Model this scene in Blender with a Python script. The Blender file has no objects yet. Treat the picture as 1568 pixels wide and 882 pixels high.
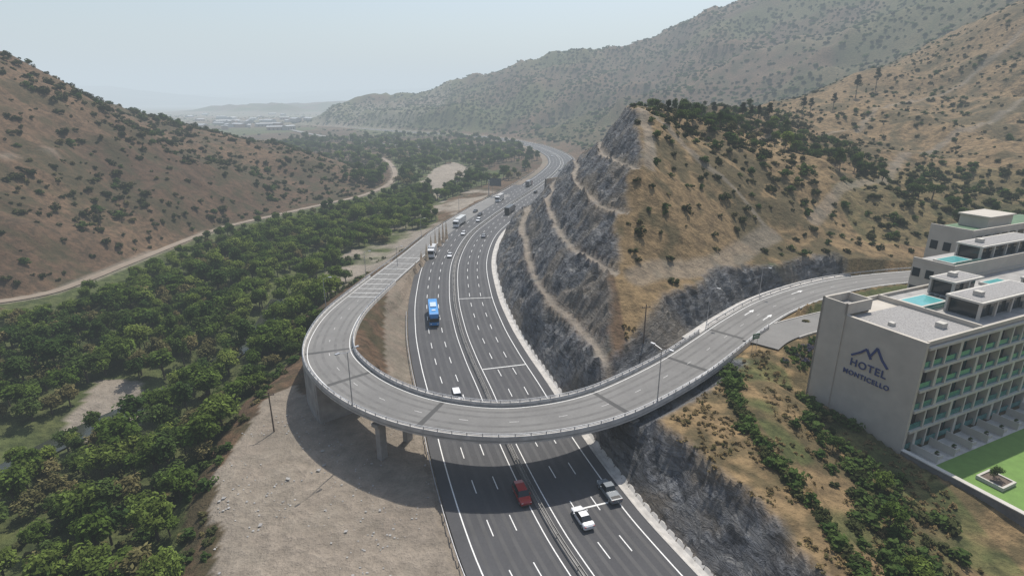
import bpy, bmesh, math, random, time
import numpy as np
from mathutils import Vector, Matrix
from mathutils.geometry import delaunay_2d_cdt
random.seed(7); rng=np.random.default_rng(11)
scene=bpy.context.scene
# ---------------------------------------------------------------- survey frame
CAMZ=56.0; PITCH=math.radians(18.2); FOC=870.0; SP,CP=math.sin(PITCH),math.cos(PITCH)
def ray(px,py):
    v=py-441.0
    return (px-784.0, FOC*CP-v*SP, -(FOC*SP+v*CP))
def W(px,py,z=0.0):
    """survey: world position (m) of a point seen in the photo whose elevation is z"""
    dx,dy,dz=ray(px,py); t=(z-CAMZ)/dz
    return (dx*t,dy*t,z)
# ---------------------------------------------------------------- helpers
def vnoise(x,y,seed=0):
    xi=np.floor(x).astype(np.int64); yi=np.floor(y).astype(np.int64)
    fx=x-xi; fy=y-yi
    fx=fx*fx*(3-2*fx); fy=fy*fy*(3-2*fy)
    def h(a,b):
        n=(a*374761393+b*668265263+seed*974634777)&0xffffffff
        n=((n^(n>>13))*1274126177)&0xffffffff
        n=(n^(n>>16))&0xffffffff
        return n/4294967295.0
    return (h(xi,yi)*(1-fx)+h(xi+1,yi)*fx)*(1-fy)+(h(xi,yi+1)*(1-fx)+h(xi+1,yi+1)*fx)*fy
def fbm(x,y,scale,octv=4,seed=0,ridged=False):
    x=np.asarray(x,float); y=np.asarray(y,float)
    s=np.zeros_like(x); a=1; tot=0; f=1.0/scale
    for i in range(octv):
        n=vnoise(x*f+i*17.3,y*f-i*9.1,seed+i)
        if ridged: n=1-abs(2*n-1)
        s+=a*n; tot+=a; a*=0.5; f*=2.03
    return s/tot*2-1
def catmull(pts,ds=2.0):
    P=[np.array(p,float) for p in pts]
    P=[2*P[0]-P[1]]+P+[2*P[-1]-P[-2]]
    out=[]
    for i in range(1,len(P)-2):
        L=np.linalg.norm(P[i+1]-P[i]); n=max(2,int(L/ds*2))
        for k in range(n):
            t=k/n
            out.append(0.5*((2*P[i])+(-P[i-1]+P[i+1])*t+(2*P[i-1]-5*P[i]+4*P[i+1]-P[i+2])*t*t+(-P[i-1]+3*P[i]-3*P[i+1]+P[i+2])*t**3))
    out.append(P[-2]); out=np.array(out)
    d=np.r_[0,np.cumsum(np.linalg.norm(np.diff(out[:,:2],axis=0),axis=1))]
    s=np.arange(0,d[-1],ds)
    return np.stack([np.interp(s,d,out[:,k]) for k in range(3)],1)
class Line:
    def __init__(self,pts,ds=2.0):
        self.P=catmull(pts,ds); self.ds=ds
        T=np.gradient(self.P[:,:2],axis=0); T/=np.linalg.norm(T,axis=1)[:,None]
        self.T=T; self.N=np.stack([T[:,1],-T[:,0]],1)
        self.S=np.arange(len(self.P))*ds
    def at(self,s):
        x=np.interp(s,self.S,self.P[:,0]);y=np.interp(s,self.S,self.P[:,1]);z=np.interp(s,self.S,self.P[:,2])
        nx=np.interp(s,self.S,self.N[:,0]);ny=np.interp(s,self.S,self.N[:,1])
        return x,y,z,nx,ny
    def s_of(self,x,y):
        return self.S[np.argmin((self.P[:,0]-x)**2+(self.P[:,1]-y)**2)]
    def dist(self,X,Y):
        best=np.full(X.shape,1e9); off=np.zeros(X.shape); sz=np.zeros(X.shape); ss=np.zeros(X.shape)
        for i in range(0,len(self.P)-1):
            a=self.P[i]; b=self.P[i+1]; d=b-a; L2=d[0]**2+d[1]**2
            t=np.clip(((X-a[0])*d[0]+(Y-a[1])*d[1])/L2,0,1)
            ex=X-(a[0]+t*d[0]); ey=Y-(a[1]+t*d[1]); q=ex*ex+ey*ey
            m=q<best
            best=np.where(m,q,best)
            sgn=np.sign(ex*d[1]-ey*d[0])
            off=np.where(m,sgn*np.sqrt(q),off); sz=np.where(m,a[2]+t*d[2],sz); ss=np.where(m,self.S[i]+t*self.ds,ss)
        return off,sz,ss
class MB:
    def __init__(s): s.v=[];s.f=[];s.m=[]
    def add(s,vs,fs,m=0):
        b=len(s.v); s.v.extend([tuple(map(float,p)) for p in vs])
        for f in fs: s.f.append(tuple(b+i for i in f)); s.m.append(m)
    def box(s,x0,x1,y0,y1,z0,z1,m=0):
        vs=[(x0,y0,z0),(x1,y0,z0),(x1,y1,z0),(x0,y1,z0),(x0,y0,z1),(x1,y0,z1),(x1,y1,z1),(x0,y1,z1)]
        s.add(vs,[(3,2,1,0),(4,5,6,7),(0,1,5,4),(1,2,6,5),(2,3,7,6),(3,0,4,7)],m)
    def obox(s,cx,cy,ang,lx,ly,z0,z1,m=0):
        c,si=math.cos(ang),math.sin(ang); vs=[]
        for z in (z0,z1):
            for a,b in ((-1,-1),(1,-1),(1,1),(-1,1)):
                X=a*lx/2;Y=b*ly/2; vs.append((cx+X*c-Y*si,cy+X*si+Y*c,z))
        s.add(vs,[(3,2,1,0),(4,5,6,7),(0,1,5,4),(1,2,6,5),(2,3,7,6),(3,0,4,7)],m)
    def tube(s,p0,p1,r0,r1,n=8,m=0):
        p0=Vector(p0);p1=Vector(p1);d=(p1-p0).normalized()
        a=d.orthogonal().normalized(); b=d.cross(a); vs=[]
        for p,r in((p0,r0),(p1,r1)):
            for i in range(n):
                t=2*math.pi*i/n; vs.append(p+a*(math.cos(t)*r)+b*(math.sin(t)*r))
        fs=[(i,(i+1)%n,n+(i+1)%n,n+i) for i in range(n)]+[tuple(range(n-1,-1,-1)),tuple(range(n,2*n))]
        s.add(vs,fs,m)
    def ribbon(s,L,o1,o2,dz,s0,s1,m=0,step=None):
        st=list(np.arange(s0,s1,step or L.ds))+[s1]; vs=[]
        for q in st:
            x,y,z,nx,ny=L.at(q); vs+= [(x+nx*o1,y+ny*o1,z+dz),(x+nx*o2,y+ny*o2,z+dz)]
        fs=[(2*i,2*i+1,2*i+3,2*i+2) for i in range(len(st)-1)]
        s.add(vs,fs,m)
    def extrude(s,L,sec,s0,s1,m=0,step=None,absb=None):
        st=list(np.arange(s0,s1,step or L.ds))+[s1]; n=len(sec); vs=[]
        for q in st:
            x,y,z,nx,ny=L.at(q)
            for o,dz in sec:
                zz=z+dz if dz>-90 else absb
                vs.append((x+nx*o,y+ny*o,zz))
        fs=[]
        for i in range(len(st)-1):
            for k in range(n): fs.append((i*n+k,i*n+(k+1)%n,(i+1)*n+(k+1)%n,(i+1)*n+k))
        fs.append(tuple(range(n-1,-1,-1))); fs.append(tuple((len(st)-1)*n+k for k in range(n)))
        s.add(vs,fs,m)
    def obj(s,name,mats,parent=None,smooth=False,loc=None,rotz=0,bevel=0,coll=None):
        me=bpy.data.meshes.new(name); me.from_pydata(s.v,[],s.f); me.update()
        for m in mats: me.materials.append(m)
        me.polygons.foreach_set('material_index',s.m)
        if smooth: me.polygons.foreach_set('use_smooth',[True]*len(me.polygons))
        bm=bmesh.new(); bm.from_mesh(me); bmesh.ops.recalc_face_normals(bm,faces=bm.faces); bm.to_mesh(me); bm.free()
        o=bpy.data.objects.new(name,me); (coll or scene.collection).objects.link(o)
        if parent: o.parent=parent
        if loc: o.location=loc
        o.rotation_euler[2]=rotz
        if bevel:
            b=o.modifiers.new('bevel','BEVEL'); b.width=bevel; b.segments=2; b.limit_method='ANGLE'
        return o
def empty(name,loc=(0,0,0),rz=0):
    o=bpy.data.objects.new(name,None); scene.collection.objects.link(o); o.location=loc; o.rotation_euler[2]=rz; o.empty_display_size=.5; return o
def inpoly(X,Y,poly):
    ins=np.zeros(np.shape(X),bool); n=len(poly); j=n-1
    for i in range(n):
        xi,yi=poly[i][:2]; xj,yj=poly[j][:2]
        c=((yi>Y)!=(yj>Y))&(X<(xj-xi)*(Y-yi)/(yj-yi+1e-12)+xi); ins^=c; j=i
    return ins
# ---------------------------------------------------------------- materials
def newmat(name):
    m=bpy.data.materials.new(name); m.use_nodes=True; nt=m.node_tree
    return m,nt,nt.nodes['Principled BSDF']
def N(nt,t,**kw):
    n=nt.nodes.new(t)
    for k,v in kw.items():
        if k in n.inputs: n.inputs[k].default_value=v
        else: setattr(n,k,v)
    return n
def mixc(nt,fac,a,b,mode='MIX'):
    n=nt.nodes.new('ShaderNodeMix'); n.data_type='RGBA'; n.blend_type=mode
    for sk,v in ((0,fac),(6,a),(7,b)):
        if hasattr(v,'links'): nt.links.new(v,n.inputs[sk])
        else: n.inputs[sk].default_value=v if sk==0 else (*v,1) if len(v)==3 else v
    return n.outputs[2]
def math_(nt,op,a,b=0.0,c=0.0,clamp=False):
    n=nt.nodes.new('ShaderNodeMath'); n.operation=op; n.use_clamp=clamp
    for i,v in enumerate((a,b,c)):
        if hasattr(v,'links'): nt.links.new(v,n.inputs[i])
        else: n.inputs[i].default_value=v
    return n.outputs[0]
def ramp(nt,fac,stops):
    n=nt.nodes.new('ShaderNodeValToRGB'); e=n.color_ramp.elements
    while len(e)<len(stops): e.new(0.5)
    for k,(p,c) in enumerate(stops):
        e[k].position=p; e[k].color=(c,c,c,1) if not isinstance(c,tuple) else (*c,1)
    nt.links.new(fac,n.inputs[0]); return n.outputs[0]
def pos(nt,scale=(1,1,1),rot=(0,0,0)):
    g=nt.nodes.new('ShaderNodeNewGeometry'); mp=nt.nodes.new('ShaderNodeMapping')
    mp.inputs['Scale'].default_value=scale; mp.inputs['Rotation'].default_value=rot
    nt.links.new(g.outputs['Position'],mp.inputs['Vector']); return mp.outputs[0]
def noise(nt,vec,scale,detail=3,rough=.55,dist=0):
    n=nt.nodes.new('ShaderNodeTexNoise'); n.inputs['Scale'].default_value=scale; n.inputs['Detail'].default_value=detail; n.inputs['Roughness'].default_value=rough; n.inputs['Distortion'].default_value=dist
    nt.links.new(vec,n.inputs['Vector']); return n.outputs[0]
def simple(name,col,rough=.6,metal=0,var=.15,sc=1.0,bump=0,spec=None):
    m,nt,b=newmat(name); p=pos(nt); n=noise(nt,p,sc,3)
    f=ramp(nt,n,[(.3,0.0),(.7,1.0)])
    c=mixc(nt,f,tuple(x*(1-var) for x in col),tuple(min(1,x*(1+var)) for x in col))
    nt.links.new(c,b.inputs['Base Color']); b.inputs['Roughness'].default_value=rough; b.inputs['Metallic'].default_value=metal
    if spec is not None: b.inputs['Specular IOR Level'].default_value=spec
    return m
def asphalt(name,dark,light,lanes=False):
    m,nt,b=newmat(name); p=pos(nt)
    n1=noise(nt,p,.12,4); n2=noise(nt,p,2.5,3)
    c=mixc(nt,ramp(nt,n1,[(.35,0.),(.65,1.)]),dark,light)
    c=mixc(nt,.35,c,mixc(nt,n2,tuple(x*.7 for x in dark),tuple(x*1.35 for x in light)))
    nt.links.new(c,b.inputs['Base Color']); b.inputs['Roughness'].default_value=.82; b.inputs['Specular IOR Level'].default_value=.3
    return m
M_ASPH=asphalt('asphalt_new',(.055,.055,.059),(.076,.076,.080))
M_ASPH2=asphalt('asphalt_worn',(.150,.146,.140),(.205,.20,.19))
M_ASPH3=asphalt('asphalt_joint',(.06,.06,.06),(.09,.088,.085))
M_TYRE=simple('tyre_track_wear',(.140,.136,.130),.85,var=.15,sc=.6)
M_TYRE2=simple('lane_wear',(.050,.050,.053),.7,var=.15,sc=.4)
M_PAINT=simple('road_paint_white',(.72,.72,.70),.6,var=.15,sc=3)
M_PAINT2=simple('road_paint_worn',(.50,.49,.47),.7,var=.3,sc=2)
M_CONC=simple('concrete_pale',(.46,.44,.41),.85,var=.22,sc=.7)
M_CONC2=simple('concrete_grey',(.31,.30,.285),.85,var=.25,sc=.5)
M_CONC3=simple('concrete_dark',(.16,.155,.15),.85,var=.3,sc=.4)
M_STEEL=simple('galvanised_steel',(.42,.43,.45),.45,metal=.6,var=.15,sc=2)
M_STEEL2=simple('weathered_steel_rail',(.24,.235,.225),.6,metal=.3,var=.2,sc=1)
M_WOOD=simple('weathered_wood',(.12,.09,.07),.9,var=.3,sc=4)
M_GLASSD,_nt,_b=newmat('vehicle_glass'); _b.inputs['Base Color'].default_value=(.015,.018,.022,1); _b.inputs['Roughness'].default_value=.12
M_RUB=simple('tyre_rubber',(.02,.02,.02),.9)
M_DARK=simple('dark_plastic',(.03,.03,.033),.6)
M_LAMP=simple('lamp_lens',(.7,.7,.66),.3)
def paint(name,col):
    m,nt,b=newmat(name); b.inputs['Base Color'].default_value=(*col,1); b.inputs['Roughness'].default_value=.35; b.inputs['Coat Weight'].default_value=.4; b.inputs['Coat Roughness'].default_value=.1; return m
# ---------------------------------------------------------------- road alignments
HW=Line([(60,-58,0),(45,-25,0),(33,3,0),(19.5,32,0),(8.8,55.8,0),(4.2,68,0),(-1,85.6,0),(-5.3,103,0),(-9.5,119,0),(-13.7,138,0),(-17.8,164.6,0),(-20.7,202,0),(-18.8,242,0),(-12.3,276,0),(0.4,328,0),(18.6,397,0),(38,486,0),(48.5,565,0),(47,656,0),(26,788,0),(-25,925,0),(-95,1020,0),(-190,1110,0),(-320,1260,0),(-480,1430,0),(-700,1620,0),(-1100,1900,0)],2.0)
RP=Line([(230,150,13),(170,150,12.6),(135,149,12.2),(113.8,146.6,11.6),(94.5,143.3,11),(79.2,137.4,10.5),(62.9,126.9,10),(50.8,116,9.5),(40.9,105.8,9),(32,96.6,8.7),(22.1,87.9,8.5),(14.5,82.3,8.5),(6.8,79,8.5),(-1.4,77.6,8.5),(-9.7,78.8,8.5),(-17.6,82.2,8.4),(-25.3,88,8.3),(-31.8,95.5,8.2),(-36.6,104,7.9),(-39.6,115.5,7.3),(-41.2,131,6.3),(-41,151,4.6),(-39.6,178,2.6),(-37,209,.9),(-33.4,242,.12),(-27,276,.03),(-17,318,.03),(-5,360,.03)],1.0)
RW=4.7   # half width of the ramp pavement
sL=RP.s_of(-31.5,95); sR=RP.s_of(39,104); sWall=RP.s_of(-41,146)
EN=Line([(125,122,10.2),(108,124,10.2),(92,124,10.2),(78,121,10.0),(66,116,9.8),(55,110,9.55),(47,102,9.3)],1.0)
LR=Line([W(-60,470,-4)]+[W(*p) for p in [(60,452,-4),(130,430,-4),(200,402,-4.3),(330,352,-4.5),(430,328,-4.5),(500,312,-4.3),(560,298,-4),(598,280,-3.6),(604,262,-3.4),(590,245,-3.2),(560,234,-3)]],2.0)
# ---------------------------------------------------------------- terrain
def axis(a,b,step,g1,lo,g2,hi,cap=130):
    c=list(np.arange(a,b+1e-6,step)); s=step; x=a; L=[]
    while x>lo: s=min(s*g1,cap if x>-2500 else 500); x-=s; L.append(x)
    s=step; x=b; R=[]
    while x<hi: s=min(s*g2,cap if x<2500 else 500); x+=s; R.append(x)
    return np.array(L[::-1]+c+R)
gx=axis(-70,95,.7,1.024,-9500,1.024,9500); gy=axis(44,235,.7,1.12,-160,1.017,10500)
X,Y=np.meshgrid(gx,gy)
pts=[]
def A(*l): pts.extend(l)
for s in np.arange(0,HW.S[-1],14):
    x,y,z,nx,ny=HW.at(s)
    A((x-nx*16,y-ny*16,-.2))
    hr=np.interp(y,[-60,90,100,120,150,200,235,262,330,400,480,560,1100],[9,9,15,20,34,44,40,30,14,7,3,.5,.5])
    A((x+nx*15.5,y+ny*15.5,hr))
A((20,115,19),(5,125,24),(31,119,18.5),(31.5,133,26),(34,149,36),(43,198,52),(38,180,46),(30,160,42),(40,215,50.5),(50,232,50),(60,215,49.5),(54,185,43),(59.7,164,31),(46.5,131,18.5),(38,125,18.5),(63.7,147,18),(77,157.6,18.5),(50,150,28),(72,178,32),
  (89,250,45),(96,205,34),(80,222,43),(82,280,48),(122,350,47),(169,420,47),(129,275,40),(139,236,31),(124,207,25),(104,170,17),(119,162,14),(90,160,18),(110,240,39),(100,300,47),
  (30,270,26),(36,300,17),(44,340,11),(60,400,6),(75,480,3),(100,450,12),(130,520,15),(100,560,4),
  (169,185,16),(148,207,21),(205,295,35),(177,235,26),(243,275,37),(264,306,51),(311,370,80),(350,430,120),(259,382,58),(299,450,82),(391,480,127),(467,500,155),(258,440,79),(210,420,60),(230,340,48),(165,320,44),
  (200,560,22),(300,620,45),(400,650,60),(600,500,190),(800,600,260),(1500,1000,380),(1500,0,250),(300,150,28),(250,100,15),(200,-60,10),(260,200,28),(330,250,60),(450,350,130),(4000,1000,600),(4000,-100,300))
A((74,660,1),(76,753,1.5),(109,850,16),(164,900,33),(189,1050,72),(73,1000,30),(86,1200,75),(-29,1100,16),(-34,1300,49),(-192,1300,22),(-345,1400,27),(-444,1420,19),(-71,1500,98),(99,1400,137),(298,1300,165),(399,1200,192),(515,1200,262),(747,1200,335),
  (-252,1500,60),(-160,1480,84),(-330,1500,63),(-400,1500,74),(-438,1500,86),(-490,1500,45),(-525,1500,4),(-545,1540,-2),(-400,1330,2),(-300,1260,1),(-200,1160,2),(-120,1090,2),(-20,990,2),(30,880,2),
  (245,1050,83),(201,850,50),(325,950,80),(401,900,106),(490,900,150),(546,850,170),(150,720,12),(300,800,50),(900,1500,380),(300,2000,120),(-100,2000,40),(-450,1900,0),(1500,2500,500),(0,3000,50),(1000,4000,300),(4000,4000,700))
A((54,92,5),(61,76,4),(66,64,3.9),(56,83,6),(49.5,83,7),(47,88,8.4),(43,97,9.2),(55,101,8.5),(47,67,5.5),(53,70,4),(46.4,52,4.5),(40,75,8.3),(34.3,62,8.9),(31,57,9),(31.4,67.7,9),(32.2,78,9),(31,47,9),(38,55,7),(31,30,9),(33,0,9),(60,-40,5),(48,0,3),(60,52,1.5),(62,60,2),(75,40,0),(110,50,0),(60,20,0),(72,64,3.9),(90,78,3.9),(120,90,3.9),(70,98,5),(75,112,9.2),(65,110,9.2),(85,116,9.6),(100,116,9.6),(55,106,9.2),(130,137,11.5),(160,139,12),(150,100,6),(100,134,10.8),(85,130,10.3),(120,128,10.4))
A((-25,60,-.5),(-20,30,-.5),(-41,60,-1),(-49,82,-1),(-52,105,-1),(-30,85,-.3),(-49,120,-1.2),(-50,140,-2),(-50,165,-2.5),(-52,200,-3),(-35,20,-1),(-45,15,-6),(-50,60,-6.5),(-58,82,-6.5),(-62,105,-7),(-60,130,-7),(-62,165,-7),(-62,200,-7),(-52,240,-6),(-46,280,-5),
  (-100,60,-7),(-100,120,-7.5),(-110,200,-7),(-100,300,-7),(-70,350,-6),(-40,420,-5),(0,500,-4),(0,650,-3),(-50,800,-3),(-150,950,-3),(-100,600,-4),(-120,500,-4),(-100,-60,-6),(-20,-60,-1))
A((-156,162,-4.5),(-153,220,-4.5),(-150,286,-4.5),(-134,347,-4.5),(-116,400,-4),(-108,440,-3),(-130,60,-5),(-150,110,-5),(-220,160,28),(-267,320,80),(-278,420,49),(-264,480,30),(-249,540,23),(-195,520,12),(-135,470,5),(-200,100,20),(-300,200,85),(-400,300,115),(-400,100,110),
  (-350,450,50),(-330,600,0),(-250,650,-3),(-160,560,-3),(-600,700,-3),(-700,400,100),(-1000,400,60),(-1000,-100,60),(-211,241,34),(-200,330,28),(-190,420,22),(-160,440,10),(-215,480,18))
A((-1000,1500,-4),(-2000,3000,-4),(-700,2500,-4),(-400,900,-3),(-3000,1000,-3),(-9600,-200,0),(9600,-200,300),(-9600,10600,0),(9600,10600,600),(-9000,4000,0),(-1500,6000,-4),(-4000,6000,-4),
  (-6300,8000,360),(-5300,8000,230),(-4500,8500,130),(-3600,9000,70),(-7400,7500,420),(-3000,8900,95),(-2500,8900,60),(-2100,9000,110),(-1500,8900,70),(0,9000,150),(3000,9000,300),(-6000,7000,10),(-3000,7800,0),(9000,4000,600))
res=delaunay_2d_cdt([Vector((p[0],p[1])) for p in pts],[],[],0,1e-6)
vv,tris,orig=res[0],res[2],res[3]
zz=[pts[o[0]][2] for o in orig]
Hn=np.full(X.shape,-4.0)
for t in tris:
    a,b,c=[vv[i] for i in t]; za,zb,zc=[zz[i] for i in t]
    x0,x1=min(a.x,b.x,c.x),max(a.x,b.x,c.x); y0,y1=min(a.y,b.y,c.y),max(a.y,b.y,c.y)
    i0,i1=np.searchsorted(gx,x0-.01),np.searchsorted(gx,x1+.01); j0,j1=np.searchsorted(gy,y0-.01),np.searchsorted(gy,y1+.01)
    if i1<=i0 or j1<=j0: continue
    xs=X[j0:j1,i0:i1]; ys=Y[j0:j1,i0:i1]
    d=(b.y-c.y)*(a.x-c.x)+(c.x-b.x)*(a.y-c.y)
    if abs(d)<1e-9: continue
    l1=((b.y-c.y)*(xs-c.x)+(c.x-b.x)*(ys-c.y))/d; l2=((c.y-a.y)*(xs-c.x)+(a.x-c.x)*(ys-c.y))/d; l3=1-l1-l2
    m=(l1>=-1e-4)&(l2>=-1e-4)&(l3>=-1e-4)
    Hn[j0:j1,i0:i1]=np.where(m,l1*za+l2*zb+l3*zc,Hn[j0:j1,i0:i1])
for _ in range(34):
    Hn[1:-1,1:-1]=.5*Hn[1:-1,1:-1]+.125*(Hn[:-2,1:-1]+Hn[2:,1:-1]+Hn[1:-1,:-2]+Hn[1:-1,2:])
near=(abs(X+100)<700)&(Y<1500)
hoff=np.full(X.shape,500.); roff=np.full(X.shape,500.); rz=np.zeros(X.shape); rs=np.zeros(X.shape)
o_,_,_=HW.dist(X[near],Y[near]); hoff[near]=o_
nr=(X>-110)&(X<260)&(Y>30)&(Y<400)
o_,z_,s_=RP.dist(X[nr],Y[nr]); roff[nr]=o_; rz[nr]=z_; rs[nr]=s_
eoff=np.full(X.shape,500.); ez=np.zeros(X.shape)
ne=(X>30)&(X<140)&(Y>80)&(Y<150); o_,z_,_=EN.dist(X[ne],Y[ne]); eoff[ne]=o_; ez[ne]=z_
hd=abs(hoff); rd=abs(roff)
droad=np.minimum(hd-10,rd)
def sstep(a,b,x): t=np.clip((x-a)/(b-a),0,1); return t*t*(3-2*t)
hotel=(X>40)&(X<160)&(Y>20)&(Y<135)
hm=sstep(-3,10,Hn)*sstep(8,60,droad)*(~hotel)
D=np.hypot(X,Y)
far=sstep(450,1100,D)
wx=fbm(X,Y,70,2,77)*18; wy=fbm(X,Y,70,2,78)*18
Hn=Hn+hm*(fbm(X+wx,(Y+wy)*.8,62,5,3,True)*7.5*(1-far*.5))+hm*far*(1-sstep(3000,6000,D))*(fbm(X+wx*2,Y+wy*2,240,6,5,True)*42)+hm*sstep(3000,6000,D)*fbm(X,Y,1200,4,9,True)*60
Hn=Hn+sstep(6,20,droad)*sstep(0,12,np.hypot(np.maximum(0,np.maximum(50-X,X-120)),np.maximum(0,np.maximum(60-Y,Y-110))))*(fbm(X,Y,9,3,8)*.6+hm*fbm(X,Y,20,3,18,True)*1.6)*(D<1500)
# cuttings
hj=hoff+fbm(X,Y,30,3,88)*3.6*sstep(15,19,hoff)-4.0*sstep(140,225,Y)*sstep(15,30,hoff)
prof=np.interp(hj,[14.8,20.8,22.8,29.4,31.6,38.8,41,48.2,50.4,62],[0,9.8,10.2,19.8,20.2,29.8,30.2,38.8,39.2,57])
bench=((hj>20.9)&(hj<22.8))|((hj>29.6)&(hj<31.6))|((hj>39)&(hj<41))|((hj>48.4)&(hj<50.4))
rfine=(fbm(X+Y*.35,Y*.55,2.6,3,121,True))*1.1
rockn=fbm(X*1.0,Y*.6,4.6,4,21,True)*1.2+fbm(X,Y,12,2,22)*2.0+rfine
prof=prof+np.where(bench,0.15,1)*rockn*sstep(14.8,18,hoff)
prof=np.where((hoff>0),prof,1e6); prof=np.where(Y<340,prof,1e6)
H=np.minimum(Hn,prof); rock=(prof<Hn-.15)&(hoff>14.6)&(hoff<70)
benchm=rock&bench
onb=(rs>sR)&(rs<sL); gr=(~onb)&(rd<60)
inner=roff>0
cut=rz-.3+np.maximum(0,rd-6.9)*1.6+rockn*sstep(6.9,8.4,rd)*1.2
rc=(gr|onb)&inner&(rs<RP.s_of(0,78))&(rs>RP.s_of(92,143))&(rd<30)
rock|=rc&(cut<H-.15)
H=np.where(rc,np.minimum(H,cut),H)
under=onb&(rd<16)
u_=rz-2.0+np.maximum(0,rd-5.6)*np.where(inner,1.6,.9)
rock|=under&(u_<H-.1)&(X>5); H=np.where(under,np.minimum(H,u_),H)
walls=gr&(rs>=sL)&(rs<=sWall)&(~inner)
fill=rz-.3-np.maximum(0,rd-5.8)*.55
H=np.where((abs(eoff)<14)&~((rd<6)&gr),np.maximum(H,ez-.3-np.maximum(0,abs(eoff)-4.6)*.5),H)
H=np.where(gr&~walls&(rd<22)&(rs<RP.S[-1]-3)&(rs>3),np.maximum(H,np.where(rs<sR,rz-.3-np.maximum(0,rd-5.8)*.5,fill)),H)
H=np.where(gr&(rd<6.0)&(rs<RP.S[-1]-1),np.where(walls,np.where(rd<4.2,rz-.35,H),rz-.3),H)
H=np.where((abs(eoff)<4.6)&(rd>6.0),ez-.3,H)
lw=np.where((Y>215)&(Y<430),19.5,14.3)
form=(hoff>-lw)&(hoff<14.9)
keep=gr&(rd<6.1)&(rs<RP.s_of(-33,242))
H=np.where(form&~keep,-.28,H)
left=(hoff<=-lw)&(hoff>-40)&~(gr&(rd<8.2))
H=np.where(left,np.maximum(H,-.28-(-hoff-lw)*.5),H)
H=np.where(left&(Y>95),np.minimum(H,-.28+(-hoff-lw)*.7),H)
HA=(60.5,76.0); HANG=math.radians(24.85); cu,su=math.cos(HANG),math.sin(HANG)
lx=(X-HA[0])*cu+(Y-HA[1])*su; ly=-(X-HA[0])*su+(Y-HA[1])*cu
inh=((lx>-.4)&(lx<75)&(ly>-26)&(ly<17))|((lx>36)&(lx<90)&(ly>0)&(ly<27))
H=np.where(inh,np.minimum(H,3.6),H)
ld=np.full(X.shape,500.); nl=(X<-40)&(X>-330)&(Y>60)&(Y<800); o_,z_,_=LR.dist(X[nl],Y[nl]); ld[nl]=o_; lz=np.zeros(X.shape); lz[nl]=z_
lds=ld.copy(); ld=abs(ld)
H=np.where(ld<12,H*sstep(3.5,12,ld)+(lz-.15)*(1-sstep(3.5,12,ld)),H)
RV=Line([(-100,30,-9),(-96,70,-9),(-92,95,-9),(-80,120,-9),(-74,150,-9),(-80,185,-9),(-84,215,-9),(-82,245,-9),(-76,290,-9),(-58,340,-8),(-40,400,-7),(-25,470,-6),(-40,560,-6),(-90,680,-6)],3.0)
rvd=np.full(X.shape,500.); nv=(X<40)&(X>-160)&(Y<760)&(Y>0); o_,_,_=RV.dist(X[nv],Y[nv]); rvd[nv]=abs(o_)
H=np.where((rvd<9)&(hoff<-24),H-(1-sstep(3,9,rvd))*1.8,H)
# zones
P_dirt=[W(*p) for p in [(700,640,0),(560,640,-.3),(452,590,-1),(400,610,-1),(352,690,-1),(325,800,-1),(318,900,-1),(300,1100,-1),(760,1100,0),(722,880,0)]]
G1=[W(*p) for p in [(88,650,-7),(150,575,-7),(215,580,-7),(205,650,-7),(110,670,-7)]]
G3=[W(*p) for p in [(640,285,-4),(665,258,-4),(700,248,-4),(730,262,-4),(700,278,-4),(672,300,-4)]]
rag=fbm(X,Y,7,3,31)*3
pale=np.zeros(X.shape)
pale=np.maximum(pale,inpoly(X+rag,Y+rag,P_dirt)*.85)
for g in (G1,G3): pale=np.maximum(pale,inpoly(X+rag,Y-rag,g)*1.)
shore=(hoff+rag>-52)&(hoff+rag<-24)&(Y>185)&(Y<400)
pale=np.maximum(pale,shore*sstep(-.3,.15,fbm(X,Y,14,3,35))*1.)
pale=np.maximum(pale,benchm*.85)
pale=np.maximum(pale,(form|((hd<19)&(hoff<0)))*.6)
def track(ptl,w,val=.8):
    L=Line(ptl,2.0); xs=[p[0] for p in ptl]; ys=[p[1] for p in ptl]
    m=(X>min(xs)-9)&(X<max(xs)+9)&(Y>min(ys)-9)&(Y<max(ys)+9)
    o,_,_=L.dist(X[m],Y[m]); dd=np.full(X.shape,99.); dd[m]=abs(o)
    return (1-sstep(w*.7,w*1.3,dd+rag*.15))*val
pale=np.maximum(pale,track([(27,118,0),(33,122.5,0),(46,130,0),(55,138,0),(64,148,0),(74,158,0)],2.6,.5))
pale=np.maximum(pale,track([(74,158,0),(66,166,0),(56,172,0),(48,182,0),(44,192,0)],1.2,.5))
pale=np.maximum(pale,track([(36,152,0),(39,165,0),(41,182,0),(43,200,0)],1.7,.6))
pale=np.maximum(pale,track([(90,168,0),(110,190,0),(140,215,0),(180,262,0),(240,300,0),(300,330,0),(380,340,0)],1.8,.45))
pale=np.maximum(pale,track([(100,235,0),(130,262,0),(170,300,0),(230,360,0),(270,372,0),(330,400,0)],1.6,.45))
pale=np.maximum(pale,track([(-300,190,0),(-235,215,0),(-212,232,0),(-205,262,0)],1.2,.35))
pale=np.maximum(pale,(ld<3.2)*.6)
pale=np.maximum(pale,sstep(1100,2200,Y)*(H<8)*.45)
green=((hoff<-20)&(H<-3.4)&(Y<1200)&(X>-170)&((lds>2)|(ld>100))).astype(float)*.85
fld=fbm(X*.5,Y,90,2,44)
green=np.maximum(green,((Y>=1000)&(H<1)&(X<-80))*sstep(-.1,.1,fld)*.7)
green=np.maximum(green,((X>105)&(X<250)&(Y>165)&(Y<330)&(H<30))*.3)
green=np.maximum(green,far*sstep(-.25,.25,fbm(X,Y,120,4,45))*(H>4)*(D<3500)*.62)
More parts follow.
